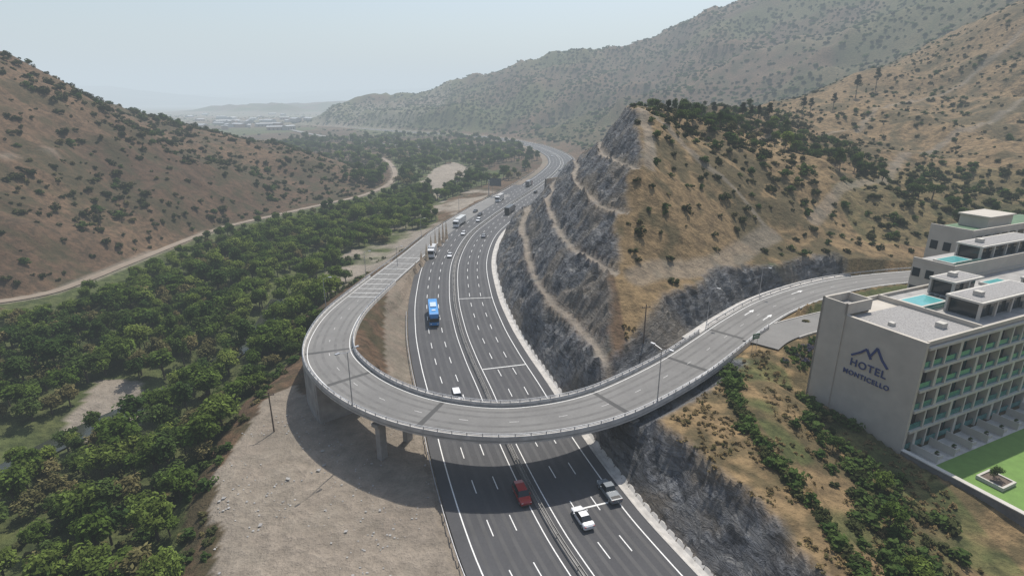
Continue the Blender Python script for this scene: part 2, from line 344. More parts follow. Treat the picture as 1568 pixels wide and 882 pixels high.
green=np.maximum(green,sstep(0,.3,fbm(X,Y,8,2,41))*((X>38)&(X<62)&(Y>50)&(Y<104))*.7)
green=np.maximum(green,((X>66)&(X<125)&(Y>108)&(Y<142)&(rd>7))*.8)
warm=((X>22)&(X<115)&(Y>30)&(Y<240)).astype(float)
warm=np.maximum(warm,sstep(60,140,X)*(1-sstep(500,800,D))*.75)
rockv=rock.astype(float)*(1-benchm)
for _ in range(2):
    r=rockv.copy(); r[1:-1,1:-1]=(rockv[1:-1,1:-1]*2+rockv[:-2,1:-1]+rockv[2:,1:-1]+rockv[1:-1,:-2]+rockv[1:-1,2:])/6; rockv=r
qz=(Y>1180)&(Y<1520)&(X<-150)&(X>-540)&(H>3)
H=np.where(qz,H*.45+.55*(np.floor(H/9)*9+9*sstep(.55,1,(H/9)%1)),H)
pale=np.where(qz,np.maximum(pale,((H/9)%1<.3)*.4),pale)
# broad tonal variation, stored per vertex
t1=np.clip(fbm(X,Y,48,6,131)*1.1+.5,0,1); t2=np.clip(fbm(X+H,Y,11,4,141)*1.4+.5,0,1); t3=sstep(.02,.28,fbm(X,Y,3.0+D*.004,3,151)*.75+fbm(X,Y,24,2,152)*.55)
ny_,nx_=X.shape
co=np.stack([X,Y,H],-1).reshape(-1,3).astype(np.float32)
idx=np.arange(nx_*ny_).reshape(ny_,nx_)
q=np.stack([idx[:-1,:-1],idx[:-1,1:],idx[1:,1:],idx[1:,:-1]],-1).reshape(-1,4)
me=bpy.data.meshes.new('terrain'); me.vertices.add(len(co)); me.vertices.foreach_set('co',co.ravel())
me.loops.add(q.size); me.loops.foreach_set('vertex_index',q.ravel().astype(np.int32))
me.polygons.add(len(q)); me.polygons.foreach_set('loop_start',(np.arange(len(q))*4).astype(np.int32))
me.update(calc_edges=True); me.validate()
rq=(rockv[:-1,:-1]+rockv[1:,1:]).ravel()
me.polygons.foreach_set('use_smooth',(rq<1.2))
for nm_,arr in (('zone',(rockv,pale,green,warm)),('tone',(t1,t2,t3,t1*0+1))):
    ca=me.attributes.new(nm_,'FLOAT_COLOR','POINT'); ca.data.foreach_set('color',np.stack(arr,-1).reshape(-1).astype(np.float32))
terrain=bpy.data.objects.new('terrain',me); scene.collection.objects.link(terrain)
def zt(x,y):
    x=np.asarray(x,float); y=np.asarray(y,float)
    i=np.clip(np.searchsorted(gx,x)-1,0,len(gx)-2); j=np.clip(np.searchsorted(gy,y)-1,0,len(gy)-2)
    fx=(x-gx[i])/(gx[i+1]-gx[i]); fy=(y-gy[j])/(gy[j+1]-gy[j])
    return (H[j,i]*(1-fx)+H[j,i+1]*fx)*(1-fy)+(H[j+1,i]*(1-fx)+H[j+1,i+1]*fx)*fy
def samp(F,x,y):
    i=np.clip(np.searchsorted(gx,x),0,len(gx)-1); j=np.clip(np.searchsorted(gy,y),0,len(gy)-1); return F[j,i]
def hit(px,py,t0=.04):
    d=np.array(ray(px,py)); t=t0
    while t<3:
        p=d*t; z=p[2]+CAMZ
        if z<zt(p[0],p[1]): return (p[0],p[1],float(zt(p[0],p[1])))
        t*=1.004
    return None
# terrain material
m,nt,b=newmat('terrain_ground')
p1=pos(nt); att=N(nt,'ShaderNodeAttribute',attribute_name='zone'); sep=nt.nodes.new('ShaderNodeSeparateColor'); nt.links.new(att.outputs['Color'],sep.inputs[0])
at2=N(nt,'ShaderNodeAttribute',attribute_name='tone'); se2=nt.nodes.new('ShaderNodeSeparateColor'); nt.links.new(at2.outputs['Color'],se2.inputs[0])
nb,nr3,spk=se2.outputs[0],se2.outputs[1],se2.outputs[2]
nm=noise(nt,p1,.38,5,.7); nf=noise(nt,p1,3.0,2,.6)
br=mixc(nt,nb,(.088,.055,.036),(.158,.102,.062))
br=mixc(nt,ramp(nt,nm,[(.38,0.),(.60,1.)]),mixc(nt,.7,br,(.036,.030,.020)),br)
wm=mixc(nt,ramp(nt,nm,[(.36,0.),(.60,1.)]),(.105,.076,.040),(.34,.235,.12))
wm=mixc(nt,math_(nt,'MULTIPLY',nb,.45),wm,(.115,.082,.046))
c=mixc(nt,att.outputs['Alpha'],br,wm)
c=mixc(nt,math_(nt,'MULTIPLY',spk,.62),c,mixc(nt,nf,(.022,.026,.014),(.060,.060,.030)))
gn=mixc(nt,ramp(nt,nm,[(.35,0.),(.65,1.)]),(.030,.045,.015),(.095,.120,.040))
c=mixc(nt,sep.outputs[2],c,gn)
pl=mixc(nt,ramp(nt,nm,[(.3,0.),(.7,1.)]),(.21,.18,.145),(.35,.305,.25))
pl=mixc(nt,ramp(nt,nf,[(.5,0.),(.75,.5)]),pl,(.14,.12,.10))
pl=mixc(nt,math_(nt,'MULTIPLY',nr3,.35),pl,(.15,.13,.11))
c=mixc(nt,sep.outputs[1],c,pl)
pstr=pos(nt,(.45,.45,1.3),(.5,.28,.2)); ns=noise(nt,pstr,.9,5,.72,.6)
v2=N(nt,'ShaderNodeTexVoronoi',Scale=.75); nt.links.new(pstr,v2.inputs['Vector'])
v2s=nt.nodes.new('ShaderNodeSeparateColor'); nt.links.new(v2.outputs['Color'],v2s.inputs[0])
rk=mixc(nt,ramp(nt,ns,[(.38,0.),(.58,1.)]),(.045,.047,.052),(.185,.192,.205))
rk=mixc(nt,ramp(nt,v2s.outputs[0],[(.5,0.),(1.,.65)]),rk,(.29,.285,.275))
rk=mixc(nt,ramp(nt,v2s.outputs[1],[(.6,0.),(1.,.5)]),rk,(.05,.05,.055))
rk=mixc(nt,ramp(nt,nr3,[(.60,0.),(.95,.55)]),rk,(.23,.195,.15))
c=mixc(nt,sep.outputs[0],c,rk)
nt.links.new(c,b.inputs['Base Color']); b.inputs['Roughness'].default_value=.95; b.inputs['Specular IOR Level'].default_value=.15
hmix=N(nt,'ShaderNodeMix'); nt.links.new(sep.outputs[0],hmix.inputs[0]); nt.links.new(nm,hmix.inputs[2]); nt.links.new(math_(nt,'MULTIPLY',ns,2.0),hmix.inputs[3])
bn=nt.nodes.new('ShaderNodeBump'); bn.inputs['Distance'].default_value=1.0; bn.inputs['Strength'].default_value=.9; nt.links.new(hmix.outputs[0],bn.inputs['Height']); nt.links.new(bn.outputs[0],b.inputs['Normal'])
me.materials.append(m)
# ---------------------------------------------------------------- highway
mb=MB(); e=HW.S[-1]
mb.ribbon(HW,-13.3,13.1,0,0,e)
s1,s2=HW.s_of(-19,232),HW.s_of(18,400)
mb.ribbon(HW,-18.2,-13.3,0,s1,s2)
mb.obj('highway',[M_ASPH])
mb=MB()
for o in (-9.7,-6.4,-3.0,3.0,6.4,9.7):
    for d in (-.8,.8): mb.ribbon(HW,o+d-.28,o+d+.28,.005,0,HW.s_of(18,400))
mb.obj('highway_tyre_wear',[M_TYRE2])
mb=MB()
mb.extrude(HW,[(13.15,-.3),(13.15,.06),(13.35,.06),(13.8,-.12),(14.5,-.05),(14.9,.25),(15.2,.25),(15.2,-.3)],0,HW.s_of(20,400))
mb.obj('roadside_gutter',[M_CONC])
mb=MB(); mb.extrude(HW,[(-.5,-.1),(-.5,.12),(.5,.12),(.5,-.1)],0,e*.75,step=2); mb.obj('median_kerb',[M_CONC3])
mb=MB()
for o in (-1.35,1.35): mb.ribbon(HW,o-.08,o+.08,.012,0,e)
mb.ribbon(HW,11.3,11.48,.012,0,e)
mb.ribbon(HW,-11.48,-11.3,.012,0,s1-3)
mb.ribbon(HW,-11.48,-11.3,.012,s2,e)
mb.ribbon(HW,-17.6,-17.42,.012,s1+30,s2-6)
q=0
while q<1000:
    for o in (-8.05,-4.7,4.7,8.05): mb.ribbon(HW,o-.075,o+.075,.012,q,q+3.2)
    if s1<q<s2: mb.ribbon(HW,-11.5,-11.3,.012,q,q+2)
    q+=9.0
sq=HW.s_of(-8,112); mb.ribbon(HW,1.5,11.3,.013,sq,sq+.3,step=.3)
sq=HW.s_of(-18,160); mb.ribbon(HW,1.5,11.3,.013,sq,sq+.3,step=.3)
sq=HW.s_of(4,66); mb.ribbon(HW,4.8,11.3,.013,sq,sq+.3,step=.3)
mb.obj('highway_road_markings',[M_PAINT])
def guard(name,L,off,s0,s1,dbl=False,post=4,zb=0,mat=None):
    g=MB()
    for d in ((-.22,.22) if dbl else (0,)):
        g.extrude(L,[(off+d-.04,.42+zb),(off+d-.04,.74+zb),(off+d+.04,.74+zb),(off+d+.04,.42+zb)],s0,s1)
    for q in np.arange(s0,s1,post):
        x,y,z,nx,ny=L.at(q); g.obox(x+nx*off,y+ny*off,math.atan2(ny,nx),.12,.12,z-.4+zb,z+.72+zb)
    return g.obj(name,[mat or M_STEEL])
guard('median_guardrail',HW,0,0,HW.s_of(48,600),True,6,mat=M_STEEL2)
guard('guardrail',HW,-13.7,0,HW.s_of(-16,150))
guard('guardrail',HW,-18.6,s1+6,HW.s_of(38,486))
guard('guardrail',HW,13.0,HW.s_of(18,397),HW.s_of(20,800),post=8)
# ---------------------------------------------------------------- overpass ramp
eR=RP.S[-1]-1
mb=MB(); mb.ribbon(RP,-RW,RW,0.0,0,eR)
mb.obj('ramp_road',[M_ASPH2])
mb=MB()
for o in (-4.15,4.15): mb.ribbon(RP,o-.07,o+.07,.014,8,RP.s_of(-33.4,242))
mb.ribbon(RP,-4.2,-4.05,.012,RP.s_of(-33.4,242),eR)
q=12
while q<RP.s_of(-36,215):
    mb.ribbon(RP,-.05,.05,.014,q,q+1.5,1); q+=8
sq=RP.s_of(-41,148)
for k in range(9): mb.ribbon(RP,-3.9,3.9,.016,sq+k*k*.35+k*4,sq+k*k*.35+k*4+.3,step=.3)
for (sx,sy,o) in [(57,121,-2.1),(57,121,2.1),(74,133,2.1)]:
    q0=RP.s_of(sx,sy)
    mb.ribbon(RP,o-.1,o+.1,.014,q0,q0+3)
    x,y,z,nx,ny=RP.at(q0)
    a=RP.at(q0-1.6)
    mb.add([(x+nx*(o-.5),y+ny*(o-.5),z+.015),(x+nx*(o+.5),y+ny*(o+.5),z+.015),(a[0]+nx*o,a[1]+ny*o,a[2]+.015)],[(0,1,2)])
mb.obj('ramp_road_markings',[M_PAINT,M_PAINT2])
mb=MB()
for xy in [(-29.5,92.5),(-13,80),(17,84),(33.5,98),(46,111),(-37,105)]:
    q0=RP.s_of(*xy); mb.ribbon(RP,-RW+.05,RW-.05,.008,q0,q0+.9,m=0,step=.45)
for o in (-2.9,-1.3,1.3,2.9): mb.ribbon(RP,o-.28,o+.28,.004,10,RP.s_of(-36,215),1,1)
mb.obj('ramp_road_joints',[M_ASPH3,M_TYRE])
mb=MB()
mb.extrude(RP,[(-5.2,-.02),(-5.2,-.5),(-4.0,-.75),(-3.0,-1.75),(3.0,-1.75),(4.0,-.75),(5.2,-.5),(5.2,-.02)],sR-1,sL+1)
br_=empty('curved_overpass_bridge')
mb.obj('deck_girder',[M_CONC2],br_)
mb=MB(); eP=RP.s_of(-39.8,172)
for sg,st0,st1 in ((-1,sR-18,eP),(1,sR-6,RP.s_of(-40,165))):
    mb.extrude(RP,[(sg*4.71,-.5),(sg*4.71,.34),(sg*4.8,.58),(sg*5.12,.58),(sg*5.22,-.48)],st0,st1)
mb.obj('parapets',[M_CONC],br_)
mb=MB()
for sg,st0,st1 in ((-1,sR-18,eP),(1,sR-6,RP.s_of(-40,165))):
    for hz in (.80,1.04): mb.extrude(RP,[(sg*4.95-.04,hz-.04),(sg*4.95-.04,hz+.04),(sg*4.95+.04,hz+.04),(sg*4.95+.04,hz-.04)],st0,st1)
    for q0 in np.arange(st0,st1,2.0):
        x,y,z,nx,ny=RP.at(q0); mb.obox(x+nx*sg*4.95,y+ny*sg*4.95,math.atan2(ny,nx),.1,.12,z+.5,z+1.07)
mb.obj('railing',[M_STEEL],br_)
mb=MB()
for xy in [(-20,83.5),(17.5,84.3)]:
    x,y,z,nx,ny=RP.at(RP.s_of(*xy)); a=math.atan2(ny,nx)
    for o in (-3.2,2.8):
        zz0=float(zt(x+nx*o,y+ny*o)); mb.obox(x+nx*o,y+ny*o,a,1.4,1.1,zz0-1,z-2.35)
    mb.obox(x,y,a,8.8,1.5,z-2.4,z-1.72)
mb.obj('piers',[M_CONC2],br_,bevel=.08)
mb=MB()
for q0 in (sL,sR):
    x,y,z,nx,ny=RP.at(q0); a=math.atan2(ny,nx)
    mb.obox(x,y,a,10.2,1.9,-2.5 if q0==sL else 3,z-.6)
mb.extrude(RP,[(-5.18,-.52),(-4.7,-.52),(-4.7,-99),(-5.18,-99)],sL,sWall+6,absb=-3)
mb.obj('abutment_walls',[M_CONC2],br_)
guard('guardrail',RP,-5.3,eP,RP.s_of(-33,240))
guard('guardrail',RP,5.2,14,sR-10)
mb=MB(); mb.extrude(RP,[(4.72,-.3),(4.72,.1),(6.7,.14),(6.7,-.3)],RP.s_of(94,143),sR-2); mb.obj('drainage_kerb',[M_CONC])
mb=MB(); mb.ribbon(EN,-3.6,3.6,.02,0,EN.S[-1]-4); mb.obj('hotel_access_road',[M_ASPH2])
mb=MB(); mb.extrude(EN,[(-3.6,-.3),(-3.6,.14),(-3.85,.14),(-3.85,-.3)],0,EN.S[-1]-14); mb.extrude(EN,[(3.6,-.3),(3.6,.14),(3.85,.14),(3.85,-.3)],0,EN.S[-1]-16); mb.obj('access_road_kerb',[M_CONC])
mb=MB(); mb.ribbon(LR,-2.0,2.0,.12,0,LR.S[-1])
mb.obj('valley_road',[asphalt('gravel_road',(.17,.135,.10),(.27,.22,.17))])
m,nt,b=newmat('river_water'); b.inputs['Base Color'].default_value=(.035,.04,.03,1); b.inputs['Roughness'].default_value=.15
p_=pos(nt); n_=noise(nt,p_,1.5,3); bn=nt.nodes.new('ShaderNodeBump'); bn.inputs['Distance'].default_value=.05; nt.links.new(n_,bn.inputs['Height']); nt.links.new(bn.outputs[0],b.inputs['Normal'])
mb=MB(); Rv=Line([(p[0],p[1],zt(p[0],p[1])+.5) for p in RV.P[::6]],3.0); mb.ribbon(Rv,-3.0,3.0,0,0,Rv.s_of(-80,185)); mb.obj('river_water',[m])
# ---------------------------------------------------------------- vegetation
def leafmat(name,c1,c2,trans=.22):
    m,nt,b=newmat(name); oi=nt.nodes.new('ShaderNodeObjectInfo'); at=N(nt,'ShaderNodeAttribute',attribute_name='shade')
    c=mixc(nt,oi.outputs['Random'],c1,c2)
    c=mixc(nt,1.0,c,at.outputs['Color'],'MULTIPLY')
    nt.nodes.remove(b)
    df=nt.nodes.new('ShaderNodeBsdfDiffuse'); nt.links.new(c,df.inputs['Color'])
    tr=nt.nodes.new('ShaderNodeBsdfTranslucent'); nt.links.new(c,tr.inputs['Color'])
    mx=nt.nodes.new('ShaderNodeMixShader'); mx.inputs[0].default_value=trans
    nt.links.new(df.outputs[0],mx.inputs[1]); nt.links.new(tr.outputs[0],mx.inputs[2]); nt.links.new(mx.outputs[0],nt.nodes['Material Output'].inputs[0])
    return m
M_BARK=simple('bark',(.09,.07,.055),.9,var=.3,sc=3)
L_WIL=leafmat('leaf_willow',(.085,.135,.030),(.145,.195,.048),.33)
L_LIM=leafmat('leaf_lime',(.14,.185,.040),(.18,.22,.06),.33)
L_DRK=leafmat('leaf_dark',(.048,.085,.026),(.086,.125,.038),.28)
L_OLV=leafmat('leaf_olive',(.10,.100,.045),(.17,.145,.068))
L_SCR=leafmat('leaf_scrub',(.032,.042,.018),(.068,.072,.032),.12)
L_PIN=leafmat('leaf_pine',(.020,.030,.015),(.035,.045,.02),.08)
L_DRY=leafmat('leaf_dry',(.18,.135,.07),(.27,.20,.10),.15)
L_PUR=leafmat('leaf_lavender',(.10,.09,.16),(.05,.07,.05),.15)
def foliage(name,R,zc,nclump,nleaf,leaf,mat,trunk=True,seed=0,coll=None,shape='round'):
    r=np.random.default_rng(seed)
    mb=MB()
    d=r.normal(size=(nclump,3)); d/=np.linalg.norm(d,axis=1)[:,None]
    d[:,2]=np.where(d[:,2]<-.35,-d[:,2],d[:,2])
    rad=r.uniform(.35,.88,nclump)[:,None]
    cc=d*rad*np.array(R)+np.array([0,0,zc]); cr=r.uniform(.26,.46,nclump)*min(R[0],R[2])
    if shape=='pine':
        cc[:,:2]*=(1.15-((cc[:,2]-zc)/R[2]*.5+.5)*.9)[:,None]; cr*=.8
    if shape=='bush':
        cc[:,2]=abs(cc[:,2]-zc)*.8+cr*.5
    sh=r.uniform(.62,1.35,nclump)
    k=r.integers(0,nclump,nleaf)
    dd=r.normal(size=(nleaf,3)); dd/=np.linalg.norm(dd,axis=1)[:,None]
    P=cc[k]+dd*(cr[k]*r.uniform(.45,1.12,nleaf)**.7)[:,None]*np.array([1.1,1.1,.85])
    P[:,2]=np.maximum(P[:,2],.12*leaf)
    nrm=dd*.6+r.normal(size=(nleaf,3))*.45+np.array([0,0,.75]); nrm/=np.linalg.norm(nrm,axis=1)[:,None]
    a=np.cross(nrm,r.normal(size=(nleaf,3))); a/=np.linalg.norm(a,axis=1)[:,None]; b2=np.cross(nrm,a)
    s=leaf*r.uniform(.6,1.25,nleaf)[:,None]
    V=np.stack([P-a*s-b2*s*.25,P-a*s*.1-b2*s*.6,P+a*s+b2*s*.1,P+a*s*.05+b2*s*.6],1).reshape(-1,3)
    shv=np.repeat(sh[k]*r.uniform(.8,1.2,nleaf),4)
    if trunk:
        h0=zc; tr=.05*R[0]+.1
        mb.tube((0,0,-.6),(0.1,0,h0*.6),tr,tr*.7,7); mb.tube((.1,0,h0*.6),(0,.1,zc+R[2]*.4),tr*.7,tr*.3,6)
        for i in range(min(7,nclump)): mb.tube((.05,0,h0*(.45+.06*i)),tuple(cc[i]),tr*.4,tr*.12,5)
    nb0=len(mb.v); allv=mb.v+[tuple(p) for p in V.tolist()]
    allf=mb.f+[(nb0+4*i,nb0+4*i+1,nb0+4*i+2,nb0+4*i+3) for i in range(nleaf)]
    me=bpy.data.meshes.new(name); me.from_pydata(allv,[],allf)
    me.materials.append(M_BARK); me.materials.append(mat)
    me.polygons.foreach_set('material_index',[0]*len(mb.f)+[1]*nleaf)
    at=me.attributes.new('shade','FLOAT_COLOR','POINT'); sv=np.r_[np.ones(nb0),shv]
    at.data.foreach_set('color',np.stack([sv,sv,sv*.95,np.ones_like(sv)],1).ravel().astype(np.float32))
    o=bpy.data.objects.new(name,me); (coll or scene.collection).objects.link(o); return o
def kinds(name,specs):
    c=bpy.data.collections.new(name)
    for i,s in enumerate(specs): foliage(name+'_%02d'%i,*s[:5],s[5],trunk=s[6],seed=100+i*7+len(name),coll=c,shape=s[7] if len(s)>7 else 'round')
    return c
K_WOOD=kinds('riverside_tree_kinds',[((3.0,3.0,3.6),5.0,24,1200,.40,L_WIL,True),((3.6,3.3,3.0),4.2,24,1200,.40,L_WIL,True),((2.6,2.6,4.4),5.8,24,1100,.38,L_DRK,True),((3.4,3.6,3.2),4.4,22,1100,.40,L_DRK,True),((2.8,2.8,2.6),3.4,20,850,.36,L_OLV,True),((3.2,3.0,3.2),4.4,22,1100,.40,L_LIM,True)])
K_SCR=kinds('hillside_scrub_kinds',[((1.3,1.2,1.0),.5,8,150,.28,L_SCR,False,'bush'),((1.6,1.4,1.3),.6,9,180,.31,L_SCR,False,'bush'),((1.0,1.1,.8),.4,7,120,.26,L_OLV,False,'bush'),((1.5,1.5,1.6),.7,9,180,.31,L_DRK,False,'bush')])
K_FAR=kinds('mountain_scrub_kinds',[((1.6,1.4,1.0),.5,6,40,.7,L_SCR,False,'bush'),((1.4,1.6,1.2),.5,6,40,.7,L_DRK,False,'bush')])
K_DRY=kinds('dry_grass_kinds',[((.9,.8,.4),.25,6,70,.19,L_DRY,False,'bush'),((.7,.9,.5),.3,6,70,.19,L_DRY,False,'bush'),((.8,.8,.5),.35,6,70,.19,L_OLV,False,'bush')])
def instancer(name,P,S,coll,weights=None):
    P=np.asarray(P,float); n=len(P); me=bpy.data.meshes.new(name); me.vertices.add(n); me.vertices.foreach_set('co',P.ravel().astype(np.float32))
    S=np.asarray(S,float); sc=np.stack([S*rng.uniform(.85,1.2,n),S*rng.uniform(.85,1.2,n),S*rng.uniform(.8,1.2,n)],1)
    a=me.attributes.new('sc','FLOAT_VECTOR','POINT'); a.data.foreach_set('vector',sc.ravel().astype(np.float32))
    r=np.zeros((n,3)); r[:,2]=rng.uniform(0,6.28,n); r[:,:2]=rng.normal(0,.05,(n,2))
    a=me.attributes.new('ro','FLOAT_VECTOR','POINT'); a.data.foreach_set('vector',r.ravel().astype(np.float32))
    k=len(coll.objects); w=weights or [1]*k; w=np.array(w,float); w/=w.sum()
    ii=rng.choice(k,n,p=w); a=me.attributes.new('ii','INT','POINT'); a.data.foreach_set('value',ii.astype(np.int32))
    o=bpy.data.objects.new(name,me); scene.collection.objects.link(o)
    ng=bpy.data.node_groups.new(name,'GeometryNodeTree')
    ng.interface.new_socket('Geometry',in_out='INPUT',socket_type='NodeSocketGeometry'); ng.interface.new_socket('Geometry',in_out='OUTPUT',socket_type='NodeSocketGeometry')
    gi=ng.nodes.new('NodeGroupInput'); go=ng.nodes.new('NodeGroupOutput'); ip=ng.nodes.new('GeometryNodeInstanceOnPoints'); ci=ng.nodes.new('GeometryNodeCollectionInfo')
    ci.inputs['Collection'].default_value=coll; ci.inputs['Separate Children'].default_value=True; ci.inputs['Reset Children'].default_value=True
    def na(nm,ty):
        x=ng.nodes.new('GeometryNodeInputNamedAttribute'); x.data_type=ty; x.inputs['Name'].default_value=nm
        return [s for s in x.outputs if s.enabled and s.name=='Attribute'][0]
    ng.links.new(gi.outputs[0],ip.inputs['Points']); ng.links.new(ci.outputs[0],ip.inputs['Instance']); ip.inputs['Pick Instance'].default_value=True
    ng.links.new(na('ii','INT'),ip.inputs['Instance Index']); ng.links.new(na('ro','FLOAT_VECTOR'),ip.inputs['Rotation']); ng.links.new(na('sc','FLOAT_VECTOR'),ip.inputs['Scale'])
    ng.links.new(ip.outputs[0],go.inputs[0])
    md=o.modifiers.new('inst','NODES'); md.node_group=ng
    return o
def jgrid(x0,x1,y0,y1,sp):
    a,b_=np.meshgrid(np.arange(x0,x1,sp),np.arange(y0,y1,sp)); a=a.ravel()+rng.uniform(-.5,.5,a.size)*sp; b_=b_.ravel()+rng.uniform(-.5,.5,b_.size)*sp
    return a,b_
def inview(x,y,pad=45):   # only plant what the valley around the viewpoint can show
    return (abs(x)<y*.98+pad)
x,y=jgrid(-170,20,40,420,4.3); z=zt(x,y)
ho=samp(hoff,x,y); rd_=samp(rd,x,y); gp=samp(pale,x,y); rv=samp(rvd,x,y); lr=samp(lds,x,y); dens=fbm(x,y,24,3,51); kind=fbm(x,y,35,2,52)
ok=(ho<-19)&(rd_>11)&(z<-3.4)&(gp<.3)&((lr>13)|(lr>499))&(rv>3.0)&(dens>-.42)&~((ho>-50)&(y>195)&(y<400)&(dens<.1))&inview(x,y)
ok&=~((ho>-30)&(rng.random(x.size)<.4))
x,y,z,dens,kind=x[ok],y[ok],z[ok],dens[ok],kind[ok]
S=rng.uniform(.5,1.0,x.size)*(1+.35*np.clip(dens,-.3,1))
S=np.where(samp(hoff,x,y)>-38,S*.75,S); S=np.where(samp(lds,x,y)<28,S*.75,S)
P3=np.stack([x,y,z],1); kk=kind+rng.normal(0,.18,x.size)
a_=kk>.06; b__=kk<-.2; c__=~a_&~b__
instancer('riverside_woodland',P3[a_],S[a_],K_WOOD,[3,3,.4,.5,.8,3.2])
instancer('riverside_woodland',P3[c__],S[c__],K_WOOD,[3,3,1,1.2,1.3,1.3])
instancer('riverside_woodland',P3[b__],S[b__],K_WOOD,[1.3,1.3,2,2,2.2,.3])
x,y=jgrid(-330,40,420,1000,9); z=zt(x,y); ho=samp(hoff,x,y); dn=fbm(x,y,50,3,53)
ok=(ho<-24)&(z<1)&(samp(pale,x,y)<.4)&(samp(ld,x,y)>6)&(dn>-.1)
instancer('valley_woodland',np.stack([x,y,z],1)[ok],rng.uniform(.6,1.3,ok.sum()),K_WOOD,[1.5,1.5,2.5,2.5,1.3,.7])
x,y=jgrid(-1500,-60,1000,3200,22); z=zt(x,y); ho=samp(hoff,x,y); dn=fbm(x*.4,y,70,3,54)
ok=(z<2)&(abs(ho)>30)&(dn>.12)
instancer('plain_tree_rows',np.stack([x,y,z],1)[ok],rng.uniform(1.2,2.4,ok.sum()),K_FAR,[1,3])
x,y=jgrid(-75,-30,48,230,2.1); z=zt(x,y); ho=samp(hoff,x,y)
ok=(ho<-16)&(samp(rd,x,y)>8)&(z<-1.3)&(z>-6.8)&(samp(pale,x,y)<.4)&(fbm(x,y,8,2,57)>-.2)
instancer('bank_scrub',np.stack([x,y,z],1)[ok],rng.uniform(.5,1.3,ok.sum()),K_SCR,[1,1,1.5,1.5])
x,y=jgrid(-480,-100,60,620,3.9); z=zt(x,y); dn=fbm(x,y,26,3,61); tz=(samp(pale,x,y)<.3)&inview(x,y)&((samp(lds,x,y)<0)|(samp(ld,x,y)>200))&(samp(ld,x,y)>5)&(z>-4.3)
ok=((dn>-.05)&(rng.random(x.size)<.6)|(rng.random(x.size)<.22))&tz
instancer('hillside_scrub',np.stack([x,y,z],1)[ok],rng.uniform(.35,1.25,ok.sum())**1.3*1.55*np.where(z[ok]>30,1.25,1),K_SCR,[3,3,3,1.3])
x,y=jgrid(28,480,118,560,4.0); z=zt(x,y); dn=fbm(x,y,22,3,63)
rk_=samp(rockv,x,y); pl_=samp(pale,x,y); rdd=samp(rd,x,y)
g=(rk_<.2)&(pl_<.3)&(rdd>9)&(samp(hd,x,y)>26)&inview(x,y)
dense=((x>50)&(x<150)&(y>172)&(y<380)&(dn>-.2))|((x>105)&(x<300)&(y>168)&(y<280)&(z<30)&(dn>-.25))
flank=(x<120)&(y<210)&(rng.random(x.size)<.42)
ok=g&(dense|flank|((dn>.0)&(rng.random(x.size)<.5))|(rng.random(x.size)<.12))
instancer('hillside_scrub',np.stack([x,y,z],1)[ok],rng.uniform(.45,1.35,ok.sum())*np.where(dense[ok],1.35,.95),K_SCR,[2,3,2.2,2.6])
x,y=jgrid(56,300,165,330,6.5); z=zt(x,y); ok=((z<31)|(x<125))&(samp(rd,x,y)>14)&(samp(rockv,x,y)<.1)&(samp(pale,x,y)<.3)&(fbm(x,y,30,2,67)>.0)&((x>100)|(y>200))&inview(x,y)
instancer('hillside_woodland',np.stack([x,y,z],1)[ok],rng.uniform(.35,.8,ok.sum()),K_WOOD,[0.8,.8,2.5,2.5,2.2,.4])
x,y=jgrid(-560,900,560,1560,10); z=zt(x,y); dn=fbm(x,y,80,4,71)
ok=(z>3)&(samp(hd,x,y)>20)&((dn>-.15)|(rng.random(x.size)<.35))&inview(x,y,20)
instancer('mountain_scrub',np.stack([x,y,z],1)[ok],rng.uniform(1.0,3.0,ok.sum()),K_FAR,[2,3])
x,y=jgrid(22,62,40,104,1.25); z=zt(x,y); lx_=(x-HA[0])*cu+(y-HA[1])*su; ly_=-(x-HA[0])*su+(y-HA[1])*cu
out=~((lx_>-1.6)&(ly_<26)&(ly_>-28)); ok=out&(samp(rockv,x,y)<.3)&(samp(rd,x,y)>7.5)&(z>3)&(fbm(x,y,5,2,73)>-.1)
instancer('dry_grass',np.stack([x,y,z],1)[ok],rng.uniform(.4,1.0,ok.sum()),K_DRY,[3,3,1])
hl=Line([(41,98,0),(39,92,0),(37,84,0),(36,76,0),(36,68,0),(37,60,0),(37.5,52,0),(37,44,0)],1.3)
hp=[]
for q0 in np.arange(0,hl.S[-1],.7):
    a=hl.at(q0); hx=a[0]+rng.normal(0,.6); hy=a[1]+rng.normal(0,.5); hp.append((hx,hy,float(zt(hx,hy))))
instancer('hedge',hp,rng.uniform(.7,1.2,len(hp)),K_SCR,[1,1,1,3])
hp=[]
for c0,n_,sp_ in [((50,70),30,4),((47,60),24,4),((52,62),24,4),((52,82),14,2.5),((45,50),24,4),((50,90),8,2),((47,78),8,2)]:
    for _ in range(n_):
        hx=c0[0]+rng.normal(0,sp_*.6); hy=c0[1]+rng.normal(0,sp_)
        u0=(hx-HA[0])*cu+(hy-HA[1])*su
        if u0<-2.5: hp.append((hx,hy,float(zt(hx,hy))))
instancer('garden_shrubs',hp,rng.uniform(.6,1.2,len(hp)),K_SCR,[1,1,2,4])
K_GAR=kinds('garden_bed_kinds',[((1.4,1.4,.9),.7,8,300,.18,L_DRK,False,'bush'),((1.2,1.2,.7),.6,8,300,.16,L_PUR,False,'bush'),((1.3,1.3,.9),.7,8,300,.18,L_WIL,False,'bush')])
x,y=jgrid(50,76,99,118,1.6); z=zt(x,y); lx_=(x-HA[0])*cu+(y-HA[1])*su; ly_=-(x-HA[0])*su+(y-HA[1])*cu
ok=(samp(rd,x,y)>8)&(abs(samp(eoff,x,y))>5)&~((lx_>-1)&(ly_<18.5))
instancer('garden_bed',np.stack([x,y,z],1)[ok],rng.uniform(.7,1.1,ok.sum()),K_GAR,[4,1.5,1])
